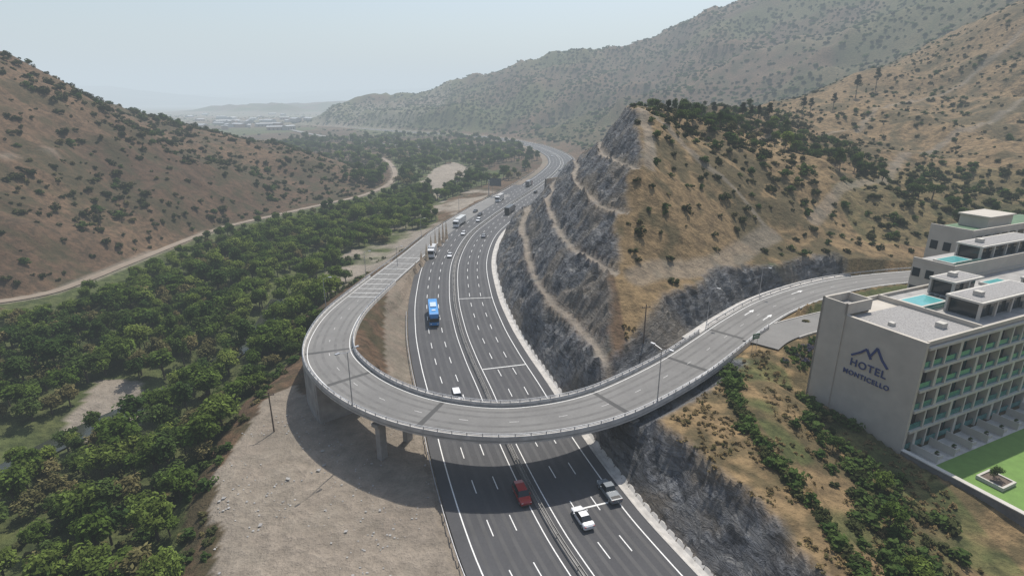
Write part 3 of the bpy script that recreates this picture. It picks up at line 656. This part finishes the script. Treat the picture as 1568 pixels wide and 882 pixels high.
def tree_at(name,pt,base,s):
    o=bpy.data.objects.new(name,base.data); scene.collection.objects.link(o); o.location=(pt[0],pt[1],pt[2]); o.scale=(s*random.uniform(.9,1.1),s*random.uniform(.9,1.1),s*random.uniform(.9,1.15)); o.rotation_euler[2]=random.uniform(0,6.28)
PC=bpy.data.collections.new('pine_source')
pine=[foliage('pine_src%d'%i,(2.2,2.2,4.6),6.2,22,1200,.28,L_PIN,True,seed=300+i,coll=PC,shape='pine') for i in range(2)]
for i,(px_,py_) in enumerate([(1092,172),(1108,178),(1148,180),(1160,180),(1135,180),(1240,165),(1228,168),(1275,160),(1040,182),(1022,178),(1175,185),(1340,130),(1310,140)]):
    h=hit(px_,py_+10)
    if h and h[1]<700: tree_at('pine_tree',h,pine[i%2],h[1]/300*random.uniform(.8,1.15))
wl=list(K_WOOD.objects)
for i,(x_,y_,k,s_) in enumerate([(47,58,0,.5),(51,66,1,.45),(44,49,0,.5),(48.5,74,3,.35),(-66,72,1,1.0),(-60,58,0,.9),(-72,90,1,1.1),(-66,110,0,1.1),(-64,140,1,1.2),(-60,175,1,1.2)]):
    tree_at('broadleaf_tree',(x_,y_,float(zt(x_,y_))-.2),wl[k],s_)
# ---------------------------------------------------------------- hotel
Hm=empty('hotel_building',(HA[0],HA[1],0),HANG)
M_HW=simple('render_beige',(.47,.43,.37),.85,var=.08,sc=.4)
M_HG=simple('hotel_slab_pale',(.50,.475,.425),.8,var=.08,sc=.5)
M_TEAL,_n,_b=newmat('teal_glass'); _b.inputs['Base Color'].default_value=(.05,.20,.19,1); _b.inputs['Roughness'].default_value=.1; _b.inputs['Metallic'].default_value=.2
M_WIN,_n,_b=newmat('dark_window'); _b.inputs['Base Color'].default_value=(.02,.03,.035,1); _b.inputs['Roughness'].default_value=.1
M_WIN2,_n,_b=newmat('green_tinted_window'); _b.inputs['Base Color'].default_value=(.03,.10,.10,1); _b.inputs['Roughness'].default_value=.12
M_GRAV=simple('roof_gravel',(.28,.27,.26),.95,var=.35,sc=5)
M_POOL=simple('pool_water',(.10,.36,.36),.1,var=.08,sc=1)
M_LAWN=simple('lawn_green',(.13,.235,.05),.9,var=.1,sc=.8)
M_GROOF=simple('green_roof',(.10,.17,.10),.9,var=.25,sc=.5)
M_BLUE=simple('sign_blue',(.02,.04,.16),.5)
b0=4.0
mb=MB()
mb.box(.3,66,1.3,16.9,3,21.9,0)
mb.box(0,.6,0,17,2.5,22.5,0)
mb.box(.6,66,16.9,17.25,3,22.6,0)
mb.box(.6,66,.1,.45,21.95,22.6,0)
mb.box(-.15,6.2,12.8,13.1,22.5,24.4,0); mb.box(-.15,6.2,16.9,17.3,2.5,24.4,0); mb.box(-.15,.15,12.8,17.3,2.5,24.4,0); mb.box(5.9,6.2,13.1,16.9,22,24.4,0)
mb.box(14.2,14.6,.45,16.9,21.9,22.8,0)
mb.box(37,80,17.26,25,3,24.6,0); mb.box(37,80,17.1,17.4,24.6,25.3,0); mb.box(36.9,37.2,17.4,25,24.6,25.3,0)
mb.box(57,95,25.1,34,3,28,0)
for a in ((57,95,25.05,25.4),(56.95,57.3,25.4,34)): mb.box(*a,28,28.9,0)
mb.box(66,76,27,33,28,30.6,0); mb.box(65.6,76.4,26.6,33.4,30.6,30.9,0)
mb.obj('walls',[M_HW],Hm)
mb=MB()
for k in range(6):
    z=b0+3.5*k
    if k>0: mb.box(.62,66,-.25,1.32,z-.22,z+.2)
for k in range(5):
    z=b0+3.5*k; x_=2.2+(k%2)*1.5
    i=0
    while x_<65:
        w_=.34 if (i+k)%3 else .7
        mb.box(x_,x_+w_,-.12,1.0,z+.2 if k else z,z+3.28); x_+=3.0+((i*7+k*3)%3)*.5; i+=1
mb.obj('floor_slabs_and_fins',[M_HG],Hm)
mb=MB()
for k in range(5):
    z=b0+3.5*k; mb.box(.62,65.9,1.1,1.29,z+.25,z+3.25,0)
    mb.box(.65,65.9,.12,.16,z+.25,z+1.25,1)
    x_=1.2; i=0
    while x_<65:
        mb.box(x_,x_+.08,1.02,1.1,z+.25,z+3.25,2)
        if (i*5+k*3)%7<3: mb.box(x_+.1,x_+1.3,1.05,1.09,z+.3,z+3.2,3)
        x_+=1.35; i+=1
mb.obj('windows_and_balustrades',[M_WIN2,M_TEAL,M_DARK,M_WIN],Hm)
mb=MB()
mb.box(.7,14.1,.5,12.7,22.0,22.06,0); mb.box(.2,5.8,13.2,16.8,22.9,23,0)
mb.box(14.7,65.8,.5,16.8,22.0,22.05,1)
mb.box(57.4,94.5,25.5,33.8,28.0,28.06,2); mb.box(37.3,80,17.5,25,24.6,24.65,1)
mb.obj('roof_surfaces',[M_GRAV,M_CONC2,M_GROOF],Hm)
mb=MB()
for (a,b_,c_,d_,z) in [(15.2,22.5,9.8,14,22.1),(39,46,18.6,22.4,24.7),(40,46,10,14,22.1)]:
    mb.box(a,b_,c_,d_,z,z+.5,0); mb.box(a+.35,b_-.35,c_+.35,d_-.35,z+.505,z+.52,1)
    mb.box(a-.8,b_+.8,c_-.9,c_-.85,z,z+1,2)
mb.obj('rooftop_pools',[M_HG,M_POOL,M_TEAL],Hm)
mb=MB()
for (a,b_,c_,d_,z) in [(18,37,2.6,8.2,22.05),(41,62,2.6,8.2,22.05),(48,70,18.4,23.5,24.65),(26,35,11,15.5,22.05)]:
    mb.box(a+.8,b_-.8,c_+.9,d_-.5,z,z+2.7,1); mb.box(a,b_,c_,d_,z+2.7,z+3.05,0); mb.box(a+.5,b_-.5,c_+.5,d_-.5,z+3.05,z+3.1,2)
    x_=a+.2
    while x_<b_: mb.box(x_,x_+.4,c_+.2,c_+.6,z,z+2.7,0); mb.box(x_,x_+1.6,d_-.45,d_-.1,z,z+2.7,0); x_+=4.6
    mb.box(a+3,a+4.2,c_+2,c_+3.2,z+3.1,z+3.9,0)
mb.box(9,10.2,3,4.2,22.06,22.9,0); mb.box(3,3.8,7,7.8,22.06,22.6,0)
for k in range(5): mb.box(23.2,24.9,9.8+k*.9,10.3+k*.9,22.06,22.4,1)
mb.obj('penthouses',[M_HG,M_WIN,M_GRAV],Hm)
mb=MB()
x_=58.5
while x_<94: mb.box(x_,x_+2.2,24.98,25.06,25.6,27.4,0); x_+=3.4
for k in range(4):
    y_=26
    while y_<33: mb.box(56.93,56.99,y_,y_+1.6,10+4.4*k,12+4.4*k,0); y_+=2.8
    y_=18
    while y_<24: mb.box(36.93,36.99,y_,y_+1.5,10+3.8*k,11.8+3.8*k,0); y_+=2.6
mb.obj('rear_windows',[M_WIN],Hm)
for txt,size,zc,yc in (('HOTEL',1.75,14.6,7.6),('MONTICELLO',1.12,12.9,7.6)):
    cu_=bpy.data.curves.new(txt,'FONT'); cu_.body=txt; cu_.size=size; cu_.align_x='CENTER'; cu_.extrude=.06; cu_.offset=.02; cu_.space_character=1.15
    o=bpy.data.objects.new('sign_lettering',cu_); scene.collection.objects.link(o); cu_.materials.append(M_BLUE); o.parent=Hm
    o.matrix_local=Matrix(((0,0,-1,-.1),(-1,0,0,yc),(0,1,0,zc),(0,0,0,1)))
mb=MB()
def seg(y0,z0,y1,z1,w):
    d=Vector((y1-y0,z1-z0)); n=Vector((-d.y,d.x)).normalized()*w/2
    q_=[(y0+n.x,z0+n.y),(y1+n.x,z1+n.y),(y1-n.x,z1-n.y),(y0-n.x,z0-n.y)]
    mb.add([(-.16,a,c_) for a,c_ in q_]+[(-.02,a,c_) for a,c_ in q_],[(0,1,2,3),(7,6,5,4),(0,4,5,1),(1,5,6,2),(2,6,7,3),(3,7,4,0)])
for a in [(10.6,16.3,9.2,17.3),(9.2,17.3,8.3,18.2),(8.3,18.2,7.4,16.8),(7.6,17.2,6.7,19.0),(6.7,19.0,5.7,17.4),(5.7,17.4,4.6,16.3)]: seg(*a,.34)
mb.obj('sign_emblem',[M_BLUE],Hm)
mb=MB(); mb.box(-.4,66,-4.2,-.3,3.4,4.02,0); mb.obj('terrace_paving',[M_CONC],Hm)
mb=MB(); mb.box(.1,66,-24,-4.2,3.4,4.0,0); mb.obj('terrace_lawn',[M_LAWN],Hm)
mb=MB(); mb.box(-.5,.1,-24.5,-.2,-1,4.7,0); mb.box(-.5,66,-24.9,-24.5,-1,4.7,0); mb.box(-.6,.2,-24.5,-.2,4.7,4.85,1)
x_=2
while x_<64: mb.box(x_,x_+.12,-4.1,-.3,4.02,5.3,1); x_+=4.4
mb.obj('terrace_wall',[M_CONC3,M_HG],Hm)
def world(u,w): return (HA[0]+u*cu-w*su,HA[1]+u*su+w*cu)
SB=foliage('round_bush_src',(1.15,1.15,1.1),1.1,14,1100,.12,L_DRK,False,seed=77,coll=PC)
def planter(u,w,s):
    x_,y_=world(u,w); p=empty('planter_bush',(x_,y_,4.03),HANG)
    mb=MB(); h=1.7*s; mb.box(-h,h,-h,-h+.3,0,.55); mb.box(-h,h,h-.3,h,0,.55); mb.box(-h,-h+.3,-h+.3,h-.3,0,.55); mb.box(h-.3,h,-h+.3,h-.3,0,.55); mb.obj('planter_box',[M_HG],p)
    mb=MB(); mb.box(-h+.3,h-.3,-h+.3,h-.3,0,.4); mb.obj('soil',[M_WOOD],p)
    o=bpy.data.objects.new('bush',SB.data); scene.collection.objects.link(o); o.parent=p; o.location=(0,0,.35); o.scale=(s,s,s)
planter(5.2,-10.2,1.0); planter(17,-11,1.0)
for k in range(12): planter(2.2+4.4*k+1.6,-3.0,.36)
# ---------------------------------------------------------------- vehicles
def wheels(mb,xs,w,r,m):
    for x_ in xs:
        for s in (-1,1): mb.tube((x_,s*(w-.22),r),(x_,s*(w+.01),r),r,r,14,m); mb.tube((x_,s*(w+.01),r),(x_,s*(w+.02),r),r*.55,r*.5,10,m+1)
def car(kind,col,x,y,flip=False,name='car'):
    s=HW.s_of(x,y); i=int(s/2); T=HW.T[i]; a=math.atan2(T[1],T[0])+ (math.pi if flip else 0)
    o=empty(name,(x,y,.015),a); pm=paint('car_paint',col); mb=MB()
    if kind=='sedan': sec=[(2.25,.72,.55,.34,.58,.66),(2.05,.84,.68,.26,.66,.76),(1.05,.89,.74,.24,.86,.95),(.30,.90,.60,.24,.92,1.40),(-.75,.90,.60,.24,.94,1.42),(-1.5,.88,.70,.24,.94,1.06),(-2.05,.85,.70,.28,.90,1.0),(-2.25,.76,.62,.36,.68,.82)]
    elif kind=='suv': sec=[(2.3,.76,.6,.4,.7,.8),(2.1,.88,.74,.34,.82,.93),(1.15,.93,.80,.32,1.0,1.1),(.55,.94,.68,.32,1.05,1.72),(-1.2,.94,.68,.32,1.07,1.74),(-2.0,.92,.66,.34,1.05,1.66),(-2.25,.88,.76,.36,.98,1.1),(-2.35,.82,.7,.42,.8,.9)]
    else: sec=[(2.55,.78,.62,.42,.72,.84),(2.3,.9,.76,.36,.86,.97),(1.3,.93,.80,.34,1.02,1.12),(.7,.94,.68,.34,1.06,1.74),(-.35,.94,.68,.34,1.08,1.74),(-.72,.94,.72,.34,1.08,1.14),(-2.45,.92,.9,.36,1.06,1.10),(-2.6,.9,.86,.42,1.0,1.06)]
    n=len(sec); vs=[]
    for (X_,w,wt,zb,zm,zt_) in sec: vs+=[(X_,-w*.92,zb),(X_,-w,(zb+zm)/2),(X_,-w*.97,zm),(X_,-wt,zt_),(X_,wt,zt_),(X_,w*.97,zm),(X_,w,(zb+zm)/2),(X_,w*.92,zb)]
    body=[];glass=[]
    for i in range(n-1):
        c0,c1=sec[i][5]-sec[i][4],sec[i+1][5]-sec[i+1][4]; tall=max(c0,c1)>.35; both=min(c0,c1)>.35
        for k in range(8):
            f=(i*8+k,i*8+(k+1)%8,(i+1)*8+(k+1)%8,(i+1)*8+k)
            g=(tall and k in (2,4)) or (tall and not both and k==3)
            (glass if g else body).append(f)
    body+= [tuple(range(7,-1,-1)),tuple((n-1)*8+k for k in range(8))]
    mb.add(vs,body,0); mb.add(vs,glass,1)
    L0=sec[0][0]; L1=sec[-1][0]; zl=sec[1][4]
    for sg in(-1,1):
        mb.box(L0-.12,L0-.02,min(sg*.5,sg*.74),max(sg*.5,sg*.74),zl-.1,zl+.02,3); mb.box(L1-.02,L1+.12,min(sg*.52,sg*.76),max(sg*.52,sg*.76),sec[-2][4]-.18,sec[-2][4]-.04,4)
        mb.box(.62,.8,min(sg*.92,sg*1.08),max(sg*.92,sg*1.08),sec[2][4]+.02,sec[2][4]+.16,0)
    mb.box(L0-.1,L0+.03,-.6,.6,.32,.5,2)
    if kind=='pickup': mb.box(-2.4,-.85,-.72,.72,1.09,1.115,2)
    mb.obj('body',[pm,M_GLASSD,M_DARK,M_LAMP,paint('tail_lamp',(.35,.02,.02))],o)
    wb=MB(); wheels(wb,(sec[2][0]+.35,-1.45 if kind!='pickup' else -1.65),.88,.34 if kind=='sedan' else .39,0); wb.obj('wheels',[M_RUB,M_STEEL],o)
def bus(col,x,y,flip):
    s=HW.s_of(x,y); T=HW.T[int(s/2)]; a=math.atan2(T[1],T[0])+(math.pi if flip else 0)
    o=empty('coach_bus',(x,y,.015),a); mb=MB()
    sec=[(6.1,1.15,1.05,.45,1.3,2.9),(5.95,1.25,1.15,.38,1.5,3.5),(5.3,1.27,1.18,.36,1.6,3.72),(-5.7,1.27,1.18,.36,1.6,3.72),(-6.1,1.2,1.1,.42,1.6,3.5)]
    vs=[]
    for X_,w,wt,zb,zm,zt_ in sec: vs+=[(X_,-w,zb),(X_,-w,zm),(X_,-w*.985,zt_-.55),(X_,-wt,zt_),(X_,wt,zt_),(X_,w*.985,zt_-.55),(X_,w,zm),(X_,w,zb)]
    bf=[];gf=[]
    for i in range(4):
        for k in range(8):
            f=(i*8+k,i*8+(k+1)%8,(i+1)*8+(k+1)%8,(i+1)*8+k); (gf if k in(1,5) else bf).append(f)
    gf+=[(1,2,5,6)];bf+=[(0,1,6,7),(2,3,4,5),tuple(32+k for k in range(8))]
    mb.add(vs,bf,0); mb.add(vs,gf,1)
    mb.box(-2.2,1.2,-.8,.8,3.72,3.98,2); mb.box(3.2,4.2,-.5,.5,3.72,3.86,2)
    for sg in(-1,1):
        mb.box(6.02,6.16,min(sg*.7,sg*1.05),max(sg*.7,sg*1.05),.75,.98,3); mb.box(6.0,6.3,min(sg*1.2,sg*1.45),max(sg*1.2,sg*1.45),2.3,3.0,4)
        for k in range(7): mb.box(-5+k*1.6,-4.93+k*1.6,min(sg*1.255,sg*1.285),max(sg*1.255,sg*1.285),1.62,3.15,0)
    mb.obj('body',[paint('bus_paint',col),M_GLASSD,paint('bus_roof_unit',(.5,.6,.7)),M_LAMP,M_DARK],o)
    wb=MB(); wheels(wb,(3.6,-2.9,-4.2),1.22,.52,0); wb.obj('wheels',[M_RUB,M_STEEL],o)
def truck(cab,box,x,y,flip,Lg=12.,name='box_truck'):
    s=HW.s_of(x,y); T=HW.T[int(s/2)]; a=math.atan2(T[1],T[0])+(math.pi if flip else 0)
    o=empty(name,(x,y,.015),a); mb=MB(); h=Lg/2
    vs=[];sec=[(h,1.1,.5,1.6,2.5),(h-.25,1.22,.45,1.7,3.0),(h-.8,1.24,.45,1.7,3.25),(h-2.1,1.24,.45,1.7,3.3)]
    for X_,w,zb,zm,zt_ in sec: vs+=[(X_,-w,zb),(X_,-w,zm),(X_,-w*.93,zt_),(X_,w*.93,zt_),(X_,w,zm),(X_,w,zb)]
    bf=[(0,1,4,5),tuple(18+k for k in range(6))];gf=[(1,2,3,4)]
    for i in range(3):
        for k in range(6):
            f=(i*6+k,i*6+(k+1)%6,(i+1)*6+(k+1)%6,(i+1)*6+k); (gf if (k in(1,3) and i==1) or (k==2 and i==0) else bf).append(f)
    mb.add(vs,bf,0); mb.add(vs,gf,2)
    mb.box(-h,h-2.5,-1.25,1.25,1.15,3.85,1); mb.box(-h+.1,h-1.2,-.5,.5,.6,1.14,3)
    for sg in(-1,1): mb.box(h-.6,h-.4,min(sg*1.22,sg*1.5),max(sg*1.22,sg*1.5),1.8,2.6,3); mb.box(h-.02,h+.05,min(sg*.6,sg*.95),max(sg*.6,sg*.95),.75,1.0,4)
    k=0
    while -h+k*1.1<h-2.6: mb.box(-h+k*1.1,-h+k*1.1+.06,-1.28,1.28,1.13,3.87,1); k+=1
    mb.obj('body',[paint('truck_cab_paint',cab),paint('truck_box_paint',box),M_GLASSD,M_DARK,M_LAMP],o)
    wb=MB(); xs=[h-1.2,-h+1.2,-h+2.4]
    if Lg>11: xs.append(-h+3.6); xs.append(h-3.4)
    wheels(wb,xs,1.2,.5,0); wb.obj('wheels',[M_RUB,M_STEEL],o)
def lane(s_y,off):
    i=np.argmin(abs(HW.P[:450,1]-s_y)); return HW.P[i][0]+HW.N[i][0]*off,HW.P[i][1]+HW.N[i][1]*off
WHT=(.75,.76,.77);SIL=(.32,.34,.36);BLK=(.02,.02,.025)
car('suv',(.30,.012,.015),*W(799,762)[:2],True,'red_suv')
car('sedan',WHT,*W(892,797)[:2],False,'white_car')
car('pickup',(.14,.165,.19),*W(932,757)[:2],False,'pickup_truck')
car('suv',WHT,*W(700,612)[:2],True,'white_car')
bus((.03,.24,.58),*W(664,488)[:2],True)
for (px_,py_,k,c_,fl) in [(689,393,'sedan',WHT,True),(741,363,'sedan',SIL,False),(710,359,'sedan',WHT,True),(733,339,'suv',WHT,True),(728,325,'sedan',BLK,True),(808,283,'suv',WHT,False),(765,309,'sedan',WHT,True),(857,262,'sedan',SIL,False),(762,213,'suv',WHT,True),(845,240,'sedan',WHT,False),(735,330,'sedan',BLK,True),(820,296,'suv',BLK,False)]:
    w_=W(px_,py_); car(k,c_,w_[0],w_[1],fl,'car')
truck(WHT,(.6,.6,.6),*W(662,392)[:2],True,8.,'box_truck'); truck(WHT,(.62,.62,.6),*W(704,345)[:2],True,13.,'box_truck'); truck(WHT,(.6,.58,.55),*W(765,308)[:2],True,11.,'box_truck')
truck(BLK,(.05,.05,.055),*W(781,326)[:2],False,14.,'box_truck'); truck((.3,.05,.03),(.25,.25,.26),*W(810,285)[:2],False,12.,'box_truck')
# ---------------------------------------------------------------- street furniture
def lamp(L,s,off,h=9.5,dbl=True,zb=.5):
    x,y,z,nx,ny=L.at(s); o=empty('street_lamp',(x+nx*off,y+ny*off,z+zb),math.atan2(ny,nx)); mb=MB()
    mb.tube((0,0,-.6),(0,0,h),.11,.06,8); mb.tube((0,0,-.1),(0,0,.3),.2,.18,8)
    for sg in ((1,-1) if dbl else (-math.copysign(1,off),)):
        mb.tube((0,0,h-.1),(sg*1.5,0,h+.35),.05,.04,6); mb.box(min(sg*1.4,sg*2.2),max(sg*1.4,sg*2.2),-.18,.18,h+.28,h+.44,0); mb.box(min(sg*1.5,sg*2.1),max(sg*1.5,sg*2.1),-.13,.13,h+.24,h+.279,1)
    mb.obj('pole_and_arms',[M_STEEL,M_LAMP],o)
lamp(RP,RP.s_of(-23,86),-4.95,9.5); lamp(RP,RP.s_of(21,87),-4.95,9.5)
lamp(RP,RP.s_of(48,113),6.5,8,False,-.2); lamp(RP,RP.s_of(-41,135),-5.6,8.5,False,-.3); lamp(RP,RP.s_of(-40,172),-6.2,8.5,False,-.3); lamp(RP,RP.s_of(66,129),6.9,7,False,-.2)
for yy_ in (190,235,290,350,430): lamp(HW,HW.s_of(*lane(yy_,0)),-19.3,9,False,-.3)
def pole(pt,h):
    o=empty('utility_pole',pt,.3); mb=MB(); mb.tube((0,0,-1),(0,0,h),.15,.1,8); mb.box(-.9,.9,-.06,.06,h-.7,h-.55); mb.tube((-.8,0,h-.55),(-.8,0,h-.35),.05,.05,6);mb.tube((.8,0,h-.55),(.8,0,h-.35),.05,.05,6); mb.obj('pole',[M_WOOD],o)
    return o
for px_,py_ in [(420,662),(985,528),(505,340),(155,350)]:
    h=hit(px_,py_)
    if h: pole(h,8)
x,y=W(750,300,0)[:2]; i=np.argmin((HW.P[:,0]-x)**2+(HW.P[:,1]-y)**2); xx,yy2,_,nx,ny=HW.at(HW.S[i])
o=empty('traffic_sign_gantry',(xx-nx*21,yy2-ny*21,-.3),math.atan2(ny,nx)); mb=MB()
mb.tube((0,0,0),(0,0,10),.3,.25,10,0); mb.tube((0,0,9.4),(7,0,9.4),.18,.15,8,0); mb.tube((0,0,8.2),(7,0,8.2),.15,.12,8,0); mb.box(.5,8,-.12,.0,6.4,11.2,1); mb.box(.6,7.9,-.16,-.12,6.5,11.1,2)
mb.obj('gantry',[M_STEEL,M_DARK,simple('sign_back',(.10,.11,.12),.6)],o)
M_SG=simple('sign_green',(.01,.12,.05),.5)
def sign(pt,a,w=1.8,h=1.1,ph=2.2,name='traffic_sign'):
    o=empty(name,pt,a); mb=MB(); mb.tube((-w*.3,0,-.3),(-w*.3,0,ph+h),.05,.05,6,0); mb.tube((w*.3,0,-.3),(w*.3,0,ph+h),.05,.05,6,0)
    mb.box(-w/2,w/2,-.1,-.06,ph,ph+h,1); mb.box(-w*.4,w*.4,-.11,-.1,ph+h*.3,ph+h*.4,2); mb.box(-w*.4,w*.3,-.11,-.1,ph+h*.6,ph+h*.72,2); mb.obj('panel',[M_STEEL,M_SG,M_PAINT],o)
h=W(1155,532,9.6); sign((h[0],h[1],9.3),.4)
mb=MB()
for _ in range(600):
    x_=random.uniform(-50,-12); y_=random.uniform(56,96)
    if not inpoly(np.array([x_]),np.array([y_]),P_dirt)[0]: continue
    if vnoise(np.array([x_/6]),np.array([y_/6]),5)[0]<.5: continue
    r_=random.uniform(.05,.2)*(2 if random.random()<.06 else 1); z_=float(zt(x_,y_)); vs=[]
    for k in range(8): vs.append((x_+(1 if k&1 else -1)*r_*random.uniform(.5,1),y_+(1 if k&2 else -1)*r_*random.uniform(.5,1),z_+(1 if k&4 else -.4)*r_*random.uniform(.4,.8)))
    mb.add(vs,[(0,1,3,2),(4,6,7,5),(0,4,5,1),(2,3,7,6),(0,2,6,4),(1,5,7,3)])
mb.obj('rubble',[M_CONC2])
SW=[simple('shed_wall',c_,.7) for c_ in ((.42,.42,.41),(.34,.31,.28),(.36,.24,.18))]; SRF=simple('shed_roof',(.34,.35,.36),.7)
def shed(x,y,l,w,h,a,mt):
    z=float(zt(x,y)); o=empty('warehouse',(x,y,z),a); mb=MB()
    mb.box(-l/2,l/2,-w/2,w/2,-1,h,0); mb.add([(-l/2-.5,-w/2-.5,h),(l/2+.5,-w/2-.5,h),(l/2+.5,0,h+w*.14),(-l/2-.5,0,h+w*.14),(-l/2-.5,w/2+.5,h),(l/2+.5,w/2+.5,h)],[(0,1,2,3),(3,2,5,4),(0,3,4),(1,5,2)],1)
    for k in range(int(l/8)): mb.box(-l/2+3+k*8,-l/2+6+k*8,-w/2-.1,-w/2,0,h*.6,2)
    mb.obj('shed',[mt,SRF,M_DARK],o)
for i in range(34):
    px_=random.uniform(285,480); py_=random.uniform(176,202); w_=W(px_,py_,-3); shed(w_[0],w_[1],random.uniform(18,45),random.uniform(10,18),random.uniform(4,8),random.uniform(0,3),random.choice(SW))
FR=Line([W(*p) for p in [(700,232,-3),(640,226,-3),(560,218,-3),(480,208,-3),(430,198,-3),(390,190,-3),(330,182,-3)]],12.0)
mb=MB(); st=FR.S; vs=[]
for q0 in st:
    x,y,z,nx,ny=FR.at(q0); zq=max(float(zt(x-nx*6,y-ny*6)),float(zt(x+nx*6,y+ny*6)),float(zt(x,y)))+.5; vs+=[(x-nx*6,y-ny*6,zq),(x+nx*6,y+ny*6,zq)]
mb.add(vs,[(2*i,2*i+1,2*i+3,2*i+2) for i in range(len(st)-1)]); mb.obj('frontage_road',[M_ASPH2])
# ---------------------------------------------------------------- light, sky, haze
sun_az=math.radians(22); sun_el=math.radians(58)
to=Vector((math.sin(sun_az)*math.cos(sun_el),math.cos(sun_az)*math.cos(sun_el),math.sin(sun_el)))
sd=bpy.data.lights.new('sun','SUN'); sd.energy=5.0; sd.angle=math.radians(.53); sd.color=(1,.94,.85)
so=bpy.data.objects.new('sun',sd); scene.collection.objects.link(so); so.rotation_euler=to.to_track_quat('Z','Y').to_euler(); so.location=(0,0,300)
w=bpy.data.worlds.new('World'); scene.world=w; w.use_nodes=True; nt=w.node_tree; bg=nt.nodes['Background']
sk=nt.nodes.new('ShaderNodeTexSky'); sk.sky_type='NISHITA'; sk.sun_disc=False; sk.sun_elevation=sun_el; sk.sun_rotation=sun_az; sk.dust_density=2; sk.air_density=1.2; sk.ozone_density=2
nt.links.new(sk.outputs[0],bg.inputs[0]); bg.inputs[1].default_value=.14
# air: absorbing medium over the valley, its own glow standing in for scattered sunlight
mb=MB(); mb.box(-11500,11500,-1500,12500,-60,520)
sig=.00032
m=bpy.data.materials.new('haze_air'); m.use_nodes=True; nt=m.node_tree; nt.nodes.clear()
va=nt.nodes.new('ShaderNodeVolumeAbsorption'); va.inputs['Color'].default_value=(0,0,0,1); va.inputs['Density'].default_value=sig
ve=nt.nodes.new('ShaderNodeEmission'); ve.inputs['Color'].default_value=(.60,.685,.75,1); ve.inputs['Strength'].default_value=sig
ad=nt.nodes.new('ShaderNodeAddShader'); nt.links.new(va.outputs[0],ad.inputs[0]); nt.links.new(ve.outputs[0],ad.inputs[1])
on=nt.nodes.new('ShaderNodeOutputMaterial'); nt.links.new(ad.outputs[0],on.inputs['Volume'])
mb.obj('haze',[m])
cam=bpy.data.cameras.new('camera'); cam.lens=36*FOC/1568; cam.sensor_width=36; cam.clip_start=.5; cam.clip_end=40000
co_=bpy.data.objects.new('camera',cam); scene.collection.objects.link(co_); co_.location=(0,0,CAMZ); co_.rotation_euler=(math.pi/2-PITCH,0,0); scene.camera=co_
scene.view_settings.view_transform='Standard'; scene.view_settings.look='None'; scene.view_settings.exposure=0
